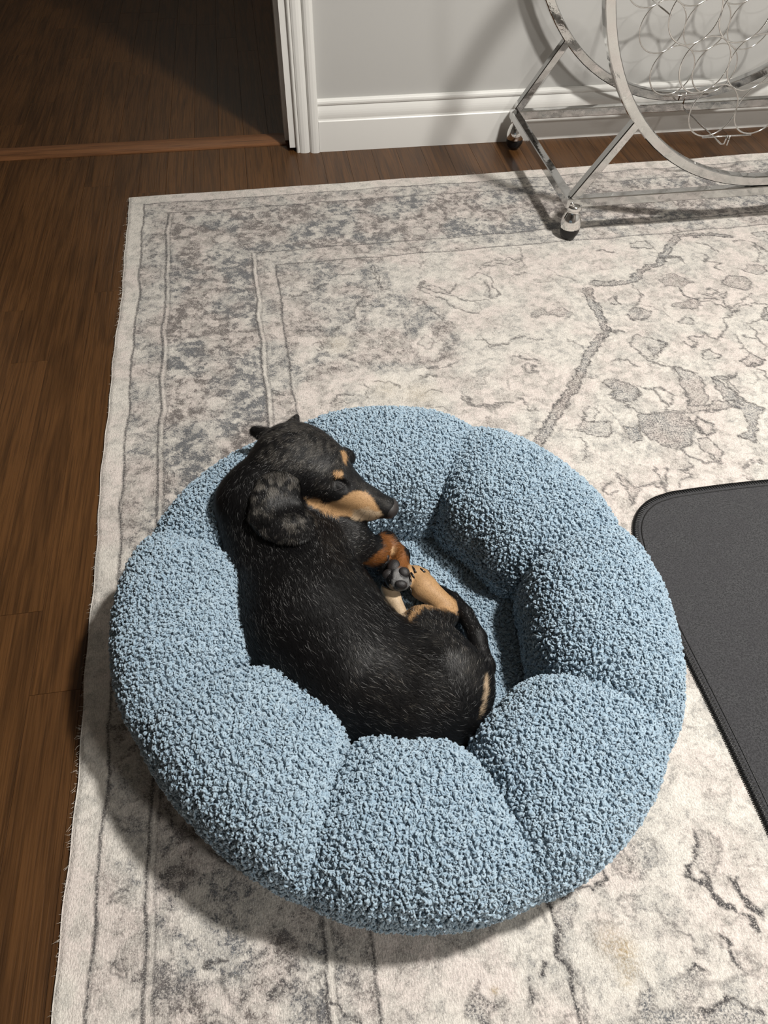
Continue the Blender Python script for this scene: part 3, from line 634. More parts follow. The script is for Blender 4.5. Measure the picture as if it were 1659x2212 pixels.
# ------------------------------------------------------------------ chrome bar cart with wine rack
def build_cart():
    CXm, ZC, RH, YF, YR = 1.215, .645, .5175, 1.635, 2.142
    W = .023; ZB = .1025; XL, XR = .722, 1.708
    cart = empty('bar_cart', (CXm, (YF + YR) / 2, 0))
    inv = Matrix.Translation((-CXm, -(YF + YR) / 2, 0))
    def part(name, vf, m=M_chrome, parent=cart, smooth=False, label=None):
        o = link(name, mesh(name, *vf), m, parent, smooth)
        if parent is cart: o.matrix_parent_inverse = inv
        if label: o['label'] = label
        return o
    prof = sq(W, W, .002)
    def hoop(y, zc):
        pts = [(CXm + RH * math.cos(a), y, zc + RH * math.sin(a)) for a in np.linspace(0, 2 * math.pi, 97)[:-1]]
        return sweep(pts, prof, closed=True, up=(0, 1, 0))
    part('hoop', hoop(YF, ZC), label='front chrome hoop'); part('hoop', hoop(YR, ZC), label='rear chrome hoop')
    part('base_rail', sweep([(XL - W / 2, YF, ZB), (XR + W / 2, YF, ZB)], prof), label='front base rail')
    part('base_rail', sweep([(XL - W / 2, YR, ZB - .004), (XR + W / 2, YR, ZB - .004)], prof), label='rear base rail')
    for x in (XL, XR): part('side_rail', sweep([(x, YF + W / 2 + .0005, ZB - .001), (x, YR - W / 2 - .0005, ZB - .005)], prof))
    for y in (YF, YR):
        for s in (-1, 1):
            xa = XL if s < 0 else XR
            ang = math.radians(180 + 44) if s < 0 else math.radians(-44)
            p1 = (CXm + (RH + .006) * math.cos(ang), y, ZC + (RH + .006) * math.sin(ang))
            part('brace', sweep([(xa - s * .004, y, ZB + W / 2 - .002), p1], sq(W * .92, W * .96, .002), up=(0, 1, 0)))
    for x in (XL, XR):
        for y in (YF, YR):
            zf = RUG_Z if y == YF else 0.0
            yo = -.004 if y == YF else .006
            cst = part('caster', lathe([(.010, .0955), (.0175, .0945), (.0195, .090), (.0195, .084), (.0150, .0805), (.0145, .077), (.0185, .071), (.0225, .061), (.0250, .049), (.0250, .037), (.0235, .035)], 24, (x + .012, y + yo, zf - .006)), M_wire, smooth=True)
            wh = lathe([(.004, -.0175), (.014, -.0175), (.0195, -.015), (.0225, -.009), (.0232, 0), (.0225, .009), (.0195, .015), (.014, .0175), (.004, .0175)], 26, (0, 0, 0), (math.cos(.9), math.sin(.9), 0))
            wh = ([np.array(p) + np.array([x + .012, y + yo - .002, zf + .0238]) for p in wh[0]], wh[1])
            w_ = part('wheel', wh, M_rubber, cst, True, 'black rubber wheel')
    for x in (XL, XR): part('corner_bolt', ellipsoid((x + .002, YF - W / 2 - .0005, ZB - .002), (.0055, .003, .0055)), M_wire, smooth=True)
    # wire rack of bottle rings, two matching lattices joined by wires
    r = .063; wr = .0019; YA, YB = 1.85, 2.115; Z1 = .2045; dz = r * math.sqrt(3)
    rv = sweep([(1.146, YA, Z1 - r - .0035), (1.284, YA, Z1 - r - .0035)], circ(wr, 6))
    rv2 = sweep([(1.146, YB, Z1 - r - .0035), (1.284, YB, Z1 - r - .0035)], circ(wr, 6))
    leg = sweep([(CXm, YB, Z1 - r + .004), (CXm, YB, .112), (CXm, YB - .012, .106), (CXm, YA + .012, .112), (CXm, YA, .118), (CXm, YA - .003, Z1 - r)], circ(wr * 1.1, 6))
    leg2 = sweep([(CXm + .006, YA - .006, .116), (CXm + .007, YA - .004, Z1 - r)], circ(wr, 6))
    rack = part('wine_rack', join(rv, rv2, leg, leg2), M_wire, smooth=True, label='polished wire wine rack')
    me = mesh('ring', *sweep([(r * math.cos(a), 0, r * math.sin(a)) for a in np.linspace(0, 2 * math.pi, 49)[:-1]], circ(wr, 6), closed=True, up=(0, 1, 0)))
    me.polygons.foreach_set('use_smooth', np.ones(len(me.polygons), bool))
    for y in (YA, YB):
        for row in range(5):
            n = 2 + row
            for k in range(n):
                x = CXm + (k - (n - 1) / 2) * 2 * r
                o = link('ring', me, M_wire, rack); o.location = (x - 0, y - 0, Z1 + row * dz)
    for row in range(1, 5):                                   # wires that tie the front rings to the rear ones
        n = 2 + row
        for s in (-1, 1):
            x = CXm + s * ((n - 1) / 2 * 2 * r + r * .97)
            if row in (2, 4):
                o = part('tie_wire', sweep([(x, YA, Z1 + row * dz), (x, YB, Z1 + row * dz)], circ(wr, 6)), M_wire, rack, True)
    tag(cart, 'chrome bar cart with round hoop sides and wire wine rack standing by the wall', 'bar cart')
build_cart()

# ------------------------------------------------------------------ blue sherpa dog bed
BX, BY, BZ = .106, .528, RUG_Z
SEAMS = [60, 12, -36, -74, -115, -160, -206, -253]        # degrees round the bed
def mat_sherpa():
    t = NT('blue_sherpa_fleece'); P = t.pos()
    a = t.noise(P, 14, 3, .5); b = t.noise(P, 520, 3, .6)
    c = t.mix(t.sstep(a, .35, .65), srgb(124, 149, 168), srgb(133, 156, 173))
    c = t.mix(t.sstep(b, .35, .7), c, srgb(152, 172, 186)); c = t.mix(t.math('MULTIPLY', t.rand(), .6), c, srgb(172, 190, 202))
    t.base(c); t.p(Roughness=.62, Specular_IOR_Level=.35, Sheen_Weight=.55, Sheen_Roughness=.5)
    t.b.inputs['Sheen Tint'].default_value = (.8, .9, 1, 1)
    t.b.inputs['Subsurface Weight'].default_value = 0.0
    t.bump(b, .4, .001); return t.m
M_sherpa = mat_sherpa()
def curl_group():
    ng = bpy.data.node_groups.new('sherpa_curls', 'GeometryNodeTree')
    ng.interface.new_socket('Geometry', in_out='INPUT', socket_type='NodeSocketGeometry')
    ng.interface.new_socket('Geometry', in_out='OUTPUT', socket_type='NodeSocketGeometry')
    N = lambda t: ng.nodes.new(t); Lk = ng.links.new
    gi, go = N('NodeGroupInput'), N('NodeGroupOutput'); jg = N('GeometryNodeJoinGeometry')
    nm = N('GeometryNodeInputNormal')
    def layer(dist, off, r0, r1, h, tube, rot, seed, smin_, smax_):
        sp_ = N('GeometryNodeSetPosition'); vm = N('ShaderNodeVectorMath'); vm.operation = 'SCALE'; vm.inputs['Scale'].default_value = off
        Lk(nm.outputs[0], vm.inputs[0]); Lk(vm.outputs[0], sp_.inputs['Offset']); Lk(gi.outputs[0], sp_.inputs['Geometry'])
        dp = N('GeometryNodeDistributePointsOnFaces'); dp.distribute_method = 'POISSON'
        dp.inputs['Distance Min'].default_value = dist; dp.inputs['Density Max'].default_value = 1.4 / dist ** 2; dp.inputs['Seed'].default_value = seed
        Lk(sp_.outputs[0], dp.inputs[0])
        sp = N('GeometryNodeCurveSpiral'); sp.inputs['Resolution'].default_value = 8; sp.inputs['Rotations'].default_value = rot
        sp.inputs['Start Radius'].default_value = r0; sp.inputs['End Radius'].default_value = r1; sp.inputs['Height'].default_value = h
        cc = N('GeometryNodeCurvePrimitiveCircle'); cc.inputs['Resolution'].default_value = 5; cc.inputs['Radius'].default_value = tube
        cm = N('GeometryNodeCurveToMesh'); Lk(sp.outputs[0], cm.inputs[0]); Lk(cc.outputs[0], cm.inputs[1])
        cm.inputs['Fill Caps'].default_value = True
        ss = N('GeometryNodeSetShadeSmooth'); Lk(cm.outputs[0], ss.inputs[0])
        sm = N('GeometryNodeSetMaterial'); sm.inputs['Material'].default_value = M_sherpa; Lk(ss.outputs[0], sm.inputs[0])
        ip = N('GeometryNodeInstanceOnPoints'); Lk(dp.outputs['Points'], ip.inputs['Points']); Lk(sm.outputs[0], ip.inputs['Instance'])
        rv = N('FunctionNodeRandomValue'); rv.data_type = 'FLOAT_VECTOR'; rv.inputs[0].default_value = (0, 0, 0); rv.inputs[1].default_value = (6.283, 6.283, 6.283); rv.inputs['Seed'].default_value = seed
        Lk(rv.outputs[0], ip.inputs['Rotation'])
        rs = N('FunctionNodeRandomValue'); rs.data_type = 'FLOAT'; rs.inputs[2].default_value = smin_; rs.inputs[3].default_value = smax_; rs.inputs['Seed'].default_value = seed + 5
        Lk(rs.outputs[1], ip.inputs['Scale']); Lk(ip.outputs[0], jg.inputs[0])
    layer(.0031, .0012, .0025, .0015, .0026, .00118, 1.3, 1, .7, 1.2)
    layer(.0043, .0036, .0025, .0012, .0028, .00122, 1.45, 2, .7, 1.25)
    Lk(jg.outputs[0], go.inputs[0])
    return ng
CURLS = curl_group()
def add_curls(o):
    fl = bpy.data.objects.new('fleece', o.data); col.objects.link(fl); fl.parent = o
    md = fl.modifiers.new('curls', 'NODES'); md.node_group = CURLS; fl['kind'] = 'stuff'
def r_bias(deg):
    w = lambda c, sg: math.exp(-((((deg - c) + 180) % 360 - 180) / sg) ** 2)
    return -.025 * w(-140, 34) - .005 * w(175, 25) + .010 * w(-55, 28) - .010 * w(6, 34)
def lobe_mesh(a0, a1, seed):
    rr = random.Random(seed); n_t, n_s = 44, 40
    R_OUT = .380 + rr.uniform(-.004, .004); b0 = .0975 + rr.uniform(-.004, .006); a_0 = .1005 + rr.uniform(-.004, .004)
    V = []; F = []
    am, ah = (a0 + a1) / 2, (a1 - a0) / 2 * 1.03
    for i in range(n_t + 1):
        t_ = -1 + 2 * i / n_t
        tt_ = math.copysign(1 - (1 - abs(t_)) ** 1.35, t_)          # denser rings near the seams
        s0 = max(0.0, 1 - abs(tt_) ** 3.4) ** .62
        ang = math.radians(am + ah * tt_)
        for j in range(n_s):
            th = 2 * math.pi * j / n_s
            ct, st_ = math.cos(th), math.sin(th); e = .86
            x = math.copysign(abs(ct) ** e, ct); z = math.copysign(abs(st_) ** e, st_)
            s = 1 - (1 - s0) * (.36 + .64 * max(0.0, math.cos(th - 2.0)) ** .6)    # the pinch is deepest inside and on top
            a = a_0 * (.60 + .40 * s); b = b0 * (.66 + .34 * s); ro = (R_OUT + r_bias(am + ah * tt_)) * (.945 + .055 * s); rc = ro - a
            zc = BZ + b0 * .98 - (1 - s) * .010
            bulge = 1 + .02 * math.sin(3 * th + seed) * s
            r = rc + a * x * bulge; zz = zc + b * z * bulge
            zz = max(zz, BZ + .0012 + .004 * (1 - s))
            V.append((BX + r * math.cos(ang), BY + r * math.sin(ang), zz))
    for i in range(n_t):
        for j in range(n_s):
            F.append((i * n_s + j, (i + 1) * n_s + j, (i + 1) * n_s + (j + 1) % n_s, i * n_s + (j + 1) % n_s))
    for i, flip in ((0, False), (n_t, True)):                       # rounded-in seam ends
        c = np.mean(V[i * n_s:(i + 1) * n_s], axis=0); V.append(tuple(c)); k = len(V) - 1
        for j in range(n_s):
            q = (i * n_s + j, k, i * n_s + (j + 1) % n_s); F.append(q if flip else q[::-1])
    return mesh('bolster_segment', V, F)
def build_bed():
    bed = empty('dog_bed', (BX, BY, BZ)); inv = Matrix.Translation((-BX, -BY, -BZ))
    tag(bed, 'round light blue sherpa fleece dog bed with puffy segmented rim on the rug', 'dog bed')
    n = len(SEAMS)
    for k in range(n):
        a1 = SEAMS[k]; a0 = SEAMS[(k + 1) % n] - (360 if k == n - 1 else 0)
        o = link('bolster_segment', lobe_mesh(a0, a1, k + 1), M_sherpa, bed, True); o.matrix_parent_inverse = inv
        add_curls(o)
    V = []; F = []; nr, na = 14, 56
    for i in range(nr + 1):
        r = .26 * i / nr
        for j in range(na):
            a = 2 * math.pi * j / na
            z = BZ + .050 + .006 * math.cos(r / .26 * 2.6) + .003 * math.sin(5 * a + r * 30)
            V.append((BX + r * math.cos(a), BY + r * math.sin(a), z if i < nr else BZ + .002))
    for i in range(nr):
        for j in range(na): F.append((i * na + j, (i + 1) * na + j, (i + 1) * na + (j + 1) % na, i * na + (j + 1) % na))
    o = link('seat_cushion', mesh('seat_cushion', V, F), M_sherpa, bed, True); o.matrix_parent_inverse = inv
    add_curls(o)
    return bed
build_bed()

# ------------------------------------------------------------------ the dog: one continuous skin from a blended distance field
def surface_nets(F, org, h):
    nx, ny, nz = F.shape; S = F < 0
    c = np.zeros((nx - 1, ny - 1, nz - 1), np.int8)
    for dx in (0, 1):
        for dy in (0, 1):
            for dz in (0, 1): c += S[dx:nx - 1 + dx, dy:ny - 1 + dy, dz:nz - 1 + dz]
    act = (c > 0) & (c < 8); idx = -np.ones(act.shape, np.int64); I = np.argwhere(act); idx[act] = np.arange(len(I))
    acc = np.zeros((len(I), 3)); cnt = np.zeros(len(I))
    cor = [(a, b, d) for a in (0, 1) for b in (0, 1) for d in (0, 1)]
    val = {k: F[I[:, 0] + k[0], I[:, 1] + k[1], I[:, 2] + k[2]] for k in cor}
    for a in cor:
        for ax in range(3):
            if a[ax] == 0:
                b = list(a); b[ax] = 1; b = tuple(b); fa, fb = val[a], val[b]; m = (fa < 0) != (fb < 0)
                t_ = np.where(m, fa / np.where(m, fa - fb, 1), 0); p = np.tile(np.array(a, float), (len(I), 1)); p[:, ax] = t_
                acc[m] += p[m]; cnt[m] += 1
    V = org + (I + acc / cnt[:, None]) * h
    Q = []
    for ax in range(3):
        o1, o2 = (ax + 1) % 3, (ax + 2) % 3
        sl0 = [slice(None)] * 3; sl1 = [slice(None)] * 3; sl0[ax] = slice(0, -1); sl1[ax] = slice(1, None)
        A_, B_ = S[tuple(sl0)], S[tuple(sl1)]; E = np.argwhere(A_ != B_)
        E = E[(E[:, o1] > 0) & (E[:, o2] > 0) & (E[:, o1] < F.shape[o1] - 1) & (E[:, o2] < F.shape[o2] - 1)]
        q = []
        for d1, d2 in ((0, 0), (-1, 0), (-1, -1), (0, -1)):
            k = E.copy(); k[:, o1] += d1; k[:, o2] += d2; q.append(idx[k[:, 0], k[:, 1], k[:, 2]])
        q = np.stack(q, -1); fl = B_[E[:, 0], E[:, 1], E[:, 2]]; q[fl] = q[fl][:, ::-1]; Q.append(q)
    return V, np.concatenate(Q)
def biggest(V, Q):
    lab = np.arange(len(V))
    while True:
        m = lab[Q].min(1); new = lab.copy(); np.minimum.at(new, Q.ravel(), np.repeat(m, 4)); new = new[new]
        if (new == lab).all(): break
        lab = new
    u, c = np.unique(lab, return_counts=True); keep = lab == u[c.argmax()]; k = -np.ones(len(V), int); k[keep] = np.arange(keep.sum())
    return V[keep], k[Q[keep[Q[:, 0]]]]
def smin(a, b, k):
    h = np.clip(.5 + .5 * (b - a) / k, 0, 1); return b * (1 - h) + a * h - k * h * (1 - h)
def smax(a, b, k): return -smin(-a, -b, k)
def d_cone(P, a, ra, b, rb):
    ab = b - a; L = ab @ ab; t_ = np.clip(((P - a) @ ab) / L, 0, 1)
    return np.linalg.norm(P - a - t_[..., None] * ab, axis=-1) - (ra + (rb - ra) * t_)
def d_ell(P, c, Rm, rad):
    q = (P - c) @ Rm / rad; k0 = np.linalg.norm(q, axis=-1); k1 = np.linalg.norm(q / rad, axis=-1) + 1e-9
    return k0 * (k0 - 1) / k1
def frame(x, up=(0, 0, 1)):
    x = np.asarray(x, float); x = x / np.linalg.norm(x); y = np.cross(up, x); y /= np.linalg.norm(y); return np.stack([x, y, np.cross(x, y)], 1)
D = lambda px, py, z: U(px, py, z)
# joints (photo position, real height above the floor)
J = dict(
    chest=D(628, 1250, .135), ribs=D(668, 1345, .140), loin=D(745, 1440, .132), rump=D(880, 1502, .122), rump2=D(945, 1520, .112),
    shoulder=D(650, 1200, .165), neck0=D(585, 1175, .150), neck1=D(562, 1092, .195), neck2=D(600, 1024, .226),
    skull=D(650, 996, .240), brow=D(703, 1020, .238), muz0=D(735, 1052, .222), muz1=D(790, 1082, .205), nose=D(834, 1096, .194), jaw=D(760, 1092, .196),
    hip=D(960, 1478, .150), knee=D(915, 1362, .128), hock=D(968, 1335, .088),
    foot0=D(966, 1312, .094), foot1=D(915, 1268, .102), toes=D(897, 1243, .106),
    rfoot0=D(872, 1335, .078), rfoot1=D(848, 1290, .084), rtoes=D(838, 1272, .090),
    upperarm=D(735, 1170, .150), elbow=D(806, 1192, .118), wrist0=D(836, 1168, .112), wrist1=D(866, 1200, .108), fpaw=D(866, 1246, .110), fpaw2=D(842, 1232, .098),
)
TAIL = [D(1036, 1500, .105), D(1046, 1440, .106), D(1030, 1378, .104), D(1006, 1327, .094), D(980, 1292, .084), D(943, 1263, .077)]
TAILR = [.016, .0135, .0125, .0115, .0085, .0025]
def dog_sdf(P):
    j = J
    f = d_cone(P, j['chest'], .088, j['ribs'], .094)
    f = smin(f, d_cone(P, j['ribs'], .094, j['loin'], .086), .03)
    f = smin(f, d_cone(P, j['loin'], .086, j['rump'], .078), .03)
    f = smin(f, d_cone(P, j['rump'], .078, j['rump2'], .062), .03)
    f = smin(f, d_cone(P, j['neck0'], .072, j['neck1'], .056), .035)
    f = smin(f, d_cone(P, j['neck1'], .056, j['neck2'], .046), .03)
    f = smin(f, d_cone(P, j['shoulder'], .060, j['upperarm'], .040), .025)
    f = smin(f, d_cone(P, j['upperarm'], .038, j['elbow'], .0215), .018)
    # haunch
    f = smin(f, d_cone(P, j['hip'], .062, j['knee'], .032), .022)
    f = smin(f, d_cone(P, j['knee'], .026, j['hock'], .015), .014)
    # head
    Rm = frame(j['nose'] - j['skull'])
    h = d_ell(P, j['skull'], Rm, np.array([.064, .054, .050]))
    h = smin(h, d_cone(P, j['brow'], .036, j['muz0'], .0285), .022)
    h = smin(h, d_cone(P, j['muz0'], .0270, j['muz1'], .0205), .014)
    h = smin(h, d_cone(P, j['muz1'], .0210, j['nose'], .0160), .010)
    h = smin(h, d_cone(P, D(705, 1085, .20), .022, D(800, 1103, .190), .0125), .012)
    # far eye ridge and cheek
    h = smin(h, d_ell(P, D(746, 985, .226), Rm, np.array([.016, .012, .012])), .012)
    h = smin(h, d_ell(P, D(732, 1032, .245), Rm, np.array([.015, .011, .010])), .010)
    f = smin(f, h, .020)
    # legs and paws
    f = smin(f, d_cone(P, j['foot0'], .0150, j['foot1'], .0180), .008)
    f = smin(f, d_cone(P, j['foot1'], .0180, j['toes'], .0150), .008)
    f = smin(f, d_cone(P, j['rfoot0'], .0085, j['rfoot1'], .0115), .006)
    f = smin(f, d_cone(P, j['rfoot1'], .0115, j['rtoes'], .0105), .006)
    f = smin(f, d_cone(P, j['wrist0'], .0125, j['wrist1'], .0125), .010)
    f = smin(f, d_cone(P, j['elbow'], .020, j['wrist0'], .0135), .010)
    f = smin(f, d_cone(P, j['wrist1'], .0120, j['fpaw'], .0135), .008)
    f = smin(f, d_ell(P, j['fpaw'] + np.array([-.004, -.003, .002]), np.eye(3), np.array([.020, .021, .015])), .006)
    f = smin(f, d_ell(P, j['fpaw2'], np.eye(3), np.array([.017, .017, .015])), .006)
    for px, py, z, r in ((905, 1238, .110, .0080), (888, 1246, .108, .0075), (918, 1240, .104, .0078)): f = smin(f, np.linalg.norm(P - D(px, py, z), axis=-1) - r, .004)
    # tail
    for a, b, ra, rb in zip(TAIL[:-1], TAIL[1:], TAILR[:-1], TAILR[1:]): f = smin(f, d_cone(P, a, ra, b, rb), .008 if ra > .0124 else .0025)
    # far ear stub standing up behind the skull
    f = smin(f, d_cone(P, D(592, 948, .232), .016, D(551, 931, .230), .0075), .006)
    f = smin(f, d_cone(P, D(630, 925, .245), .013, D(641, 900, .244), .004), .008)
    # eye hollow of the near, closed eye and mouth crease
    f = smax(f, -(d_ell(P, D(737, 1047, .2475), Rm, np.array([.012, .006, .006]))), .008)
    f = smin(f, d_ell(P, D(733, 1052, .2405), Rm, np.array([.0095, .0060, .0062])), .0025)
    # lies on the cushion
    f = smax(f, (BZ + .0565) - P[..., 2], .012)
    return f
def in_poly(p, poly):
    ins = np.zeros(len(p), bool); poly = np.asarray(poly, float)
    for a, b in zip(poly, np.roll(poly, -1, 0)):
        c = ((a[1] > p[:, 1]) != (b[1] > p[:, 1])) & (p[:, 0] < (b[0] - a[0]) * (p[:, 1] - a[1]) / (b[1] - a[1] + 1e-9) + a[0]); ins ^= c
    return ins
def sd_poly(p, poly):
    poly = np.asarray(poly, float); d = np.full(len(p), 1e9)
    for a, b in zip(poly, np.roll(poly, -1, 0)):
        e = b - a; t_ = np.clip(((p - a) @ e) / (e @ e), 0, 1); d = np.minimum(d, np.linalg.norm(p - a - t_[:, None] * e, axis=1))
    return np.where(in_poly(p, poly), -d, d)
EAR = [(560, 1028), (541, 1072), (533, 1122), (547, 1143), (571, 1163), (608, 1174), (645, 1174), (672, 1161), (685, 1136), (680, 1116), (662, 1098), (652, 1072), (646, 1034), (622, 1018), (590, 1016)]
def grid(lo, hi, h):
    ax = [np.arange(lo[k], hi[k] + h, h, dtype=np.float32) for k in range(3)]
    return np.stack(np.meshgrid(*ax, indexing='ij'), -1), np.array([a[0] for a in ax])
def eval_chunks(fn, P):
    """distance on a grid, in full only in the blocks that the surface can cross"""
    B_ = 7; n = P.shape[:3]; out = np.empty(n, np.float32); h = float(P[1, 0, 0, 0] - P[0, 0, 0, 0])
    blocks = [(i, j, k) for i in range(0, n[0], B_) for j in range(0, n[1], B_) for k in range(0, n[2], B_)]
    cen = np.array([P[min(i + B_ // 2, n[0] - 1), min(j + B_ // 2, n[1] - 1), min(k + B_ // 2, n[2] - 1)] for i, j, k in blocks], float)
    d = fn(cen); near = []
    for (i, j, k), dd in zip(blocks, d):
        if abs(dd) > B_ * h * 1.9: out[i:i + B_, j:j + B_, k:k + B_] = dd
        else: near.append((i, j, k))
    for m in range(0, len(near), 400):
        bl = near[m:m + 400]; subs = [P[i:i + B_, j:j + B_, k:k + B_] for i, j, k in bl]; f = fn(np.concatenate([q.reshape(-1, 3) for q in subs]).astype(np.float64)); o_ = 0
        for (i, j, k), q in zip(bl, subs):
            c_ = q[..., 0].size; out[i:i + B_, j:j + B_, k:k + B_] = f[o_:o_ + c_].reshape(q.shape[:3]); o_ += c_
    return out
def vnormals(fn, V, e=.0012):
    g = np.stack([fn(V + d) - fn(V - d) for d in np.eye(3) * e], -1); return g / (np.linalg.norm(g, axis=1)[:, None] + 1e-12)
def vhash(V, s): 
    return (np.sin(V[:, 0] * 127.1 * s + V[:, 1] * 311.7 * s + V[:, 2] * 74.7 * s) * 43758.5453) % 1
def smooth_noise(V, s, seed=0):
    """cheap value noise"""
    q = V * s + seed * 17.3; i0 = np.floor(q); f = q - i0; f = f * f * (3 - 2 * f); r = 0
    for c in ((a, b, d) for a in (0, 1) for b in (0, 1) for d in (0, 1)):
        k = i0 + np.array(c); h = (np.sin(k[:, 0] * 12.9898 + k[:, 1] * 78.233 + k[:, 2] * 37.719 + seed) * 43758.5453) % 1
        w = np.prod(np.where(np.array(c) == 1, f, 1 - f), axis=1); r = r + h * w
    return r
BLACK = np.array([.0065, .0062, .0066]); TAN = np.array(srgb(180, 143, 102)); RUST = np.array(srgb(124, 78, 40)); PALE = np.array(srgb(202, 178, 148)); GREYF = np.array(srgb(122, 117, 110)); WHITE = np.array(srgb(222, 221, 220))
TANZ = [  # markings on the coat: outline, colour, softness in pixels of the photo
    ([(660, 1074), (690, 1078), (706, 1088), (730, 1082), (752, 1068), (770, 1058), (790, 1062), (806, 1075), (816, 1096), (826, 1112), (808, 1124), (776, 1122), (748, 1116), (714, 1112), (690, 1100), (668, 1092)], TAN, 4),
    ([(760, 1104), (800, 1098), (826, 1110), (808, 1126), (760, 1122)], PALE, 6),
    ([(736, 975), (744, 972), (750, 984), (748, 1002), (740, 996)], TAN, 2.5),
    ([(722, 1018), (736, 1014), (743, 1024), (738, 1034), (726, 1030)], TAN, 3),
    ([(822, 1152), (846, 1160), (872, 1184), (884, 1216), (888, 1240), (870, 1238), (856, 1222), (838, 1206), (822, 1216), (798, 1226), (786, 1218), (806, 1200), (828, 1182)], RUST, 5),
    ([(842, 1190), (850, 1180), (856, 1196), (846, 1204)], TAN, 3),
    ([(884, 1236), (898, 1222), (920, 1232), (924, 1250), (940, 1272), (962, 1296), (992, 1330), (970, 1318), (926, 1312), (896, 1308), (872, 1290), (880, 1270), (888, 1256)], TAN, 3),
    ([(924, 1290), (962, 1296), (975, 1322), (926, 1316), (886, 1316), (876, 1332), (876, 1322), (892, 1306)], TAN, 4),
    ([(826, 1270), (844, 1264), (856, 1276), (866, 1300), (878, 1334), (868, 1330), (852, 1312), (836, 1302), (826, 1288)], PALE, 3),
    ([(884, 1334), (896, 1318), (914, 1310), (914, 1320), (900, 1332), (886, 1344)], TAN, 5),
    ([(1045, 1466), (1051, 1464), (1054, 1482), (1051, 1508), (1043, 1530), (1034, 1556), (1032, 1555), (1041, 1522), (1044, 1495)], PALE * .85, 3),
    ([(852, 1232), (864, 1224), (886, 1246), (890, 1270), (880, 1284), (862, 1282), (848, 1266), (850, 1246)], WHITE * .28, 5),
    ([(868, 1224), (884, 1232), (888, 1246), (874, 1250), (862, 1240)], BLACK * 2, 4), ([(854, 1256), (876, 1252), (882, 1268), (866, 1276), (852, 1266)], BLACK * 2, 4),
]
MERLE_SHEEN = [([(570, 930), (640, 905), (720, 950), (752, 1005), (700, 1020), (650, 1010), (600, 1010), (560, 985)], .30), ([(690, 1020), (715, 1024), (728, 1042), (700, 1062), (680, 1050)], .22), ([(770, 1040), (820, 1072), (838, 1092), (800, 1070)], .35),
         ([(900, 1320), (960, 1318), (1010, 1350), (1040, 1440), (1030, 1500), (960, 1420), (900, 1380)], .10), ([(760, 1380), (900, 1400), (980, 1500), (940, 1570), (820, 1560), (740, 1480)], .05), ([(680, 1130), (760, 1140), (820, 1180), (830, 1280), (760, 1260), (700, 1190)], .06)]  # greys on thigh, haunch and shoulder are coat sheen painted in
EARM = [([(545, 1050), (575, 1022), (640, 1030), (645, 1060), (610, 1062), (570, 1072), (548, 1080)], 1.0), ([(610, 1120), (660, 1108), (676, 1126), (640, 1140), (612, 1146)], .7), ([(535, 1120), (560, 1150), (600, 1170), (650, 1172), (600, 1160), (560, 1140)], .4), ([(536, 1090), (580, 1084), (584, 1112), (545, 1120)], .35)]
def coat(V, N, ear=False):
    px = proj(V); view = np.array([0, 0, CAMH]) - V; view /= np.linalg.norm(view, axis=1)[:, None]
    face = np.clip((np.sum(N * view, 1) + .15) / .3, 0, 1)
    c = np.tile(BLACK, (len(V), 1)); jit = (smooth_noise(V, 260, 3) - .5) * 2
    g = np.zeros(len(V))
    for pl, amt in (EARM if ear else MERLE_SHEEN):
        s = sd_poly(px, pl); w = np.clip(.5 - s / 24, 0, 1) * face
        g = np.maximum(g, w * amt * np.clip((smooth_noise(V, 170, 5) - .34) * 4, 0, 1))
    c = c * (1 - g[:, None]) + GREYF * .5 * g[:, None]; tanw = np.zeros(len(V))
    if not ear:
        for pl, cl, soft in TANZ:
            s = sd_poly(px, pl) + jit * soft * .7; w = np.clip(.5 - s / soft, 0, 1) * face
            c = c * (1 - w[:, None]) + cl * w[:, None]; tanw = np.maximum(tanw, w)
    if not ear:                                        # tan hind feet, right round the leg
        seg_ = lambda a, ra, b, rb: d_cone(V, J[a], ra, J[b], rb)
        tl = np.min([d_cone(V, a, ra, b, rb) for a, b, ra, rb in zip(TAIL[:-1], TAIL[1:], TAILR[:-1], TAILR[1:])], 0)
        thigh = d_cone(V, J['knee'], .026, J['hock'], .015)
        for fd, cl in ((np.minimum(seg_('foot0', .0150, 'foot1', .0180), seg_('foot1', .0180, 'toes', .0150)), TAN), (np.minimum(seg_('rfoot0', .0085, 'rfoot1', .0115), seg_('rfoot1', .0115, 'rtoes', .0105)), PALE)):
            w = np.clip((.0045 + jit * .001 - fd) / .002, 0, 1) * np.clip((np.minimum(tl, thigh) - .0012) / .0012, 0, 1)
            c = c * (1 - w[:, None]) + cl * w[:, None]; tanw = np.maximum(tanw, w)
    return c, g, tanw
def mat_coat(name, rough=.5):
    t = NT(name); at = t.attr('coat'); n = t.noise(t.pos(), 600, 3, .6)
    t.base(t.mix(t.math('MULTIPLY', n, .5), at.outputs['Color'], t.mix(.45, at.outputs['Color'], (0, 0, 0))))
    t.p(Roughness=rough, Specular_IOR_Level=.26); t.bump(n, .25, .0008); return t.m
M_coat = mat_coat('dog_skin', .55); M_fur = mat_coat('dog_hair', .45)
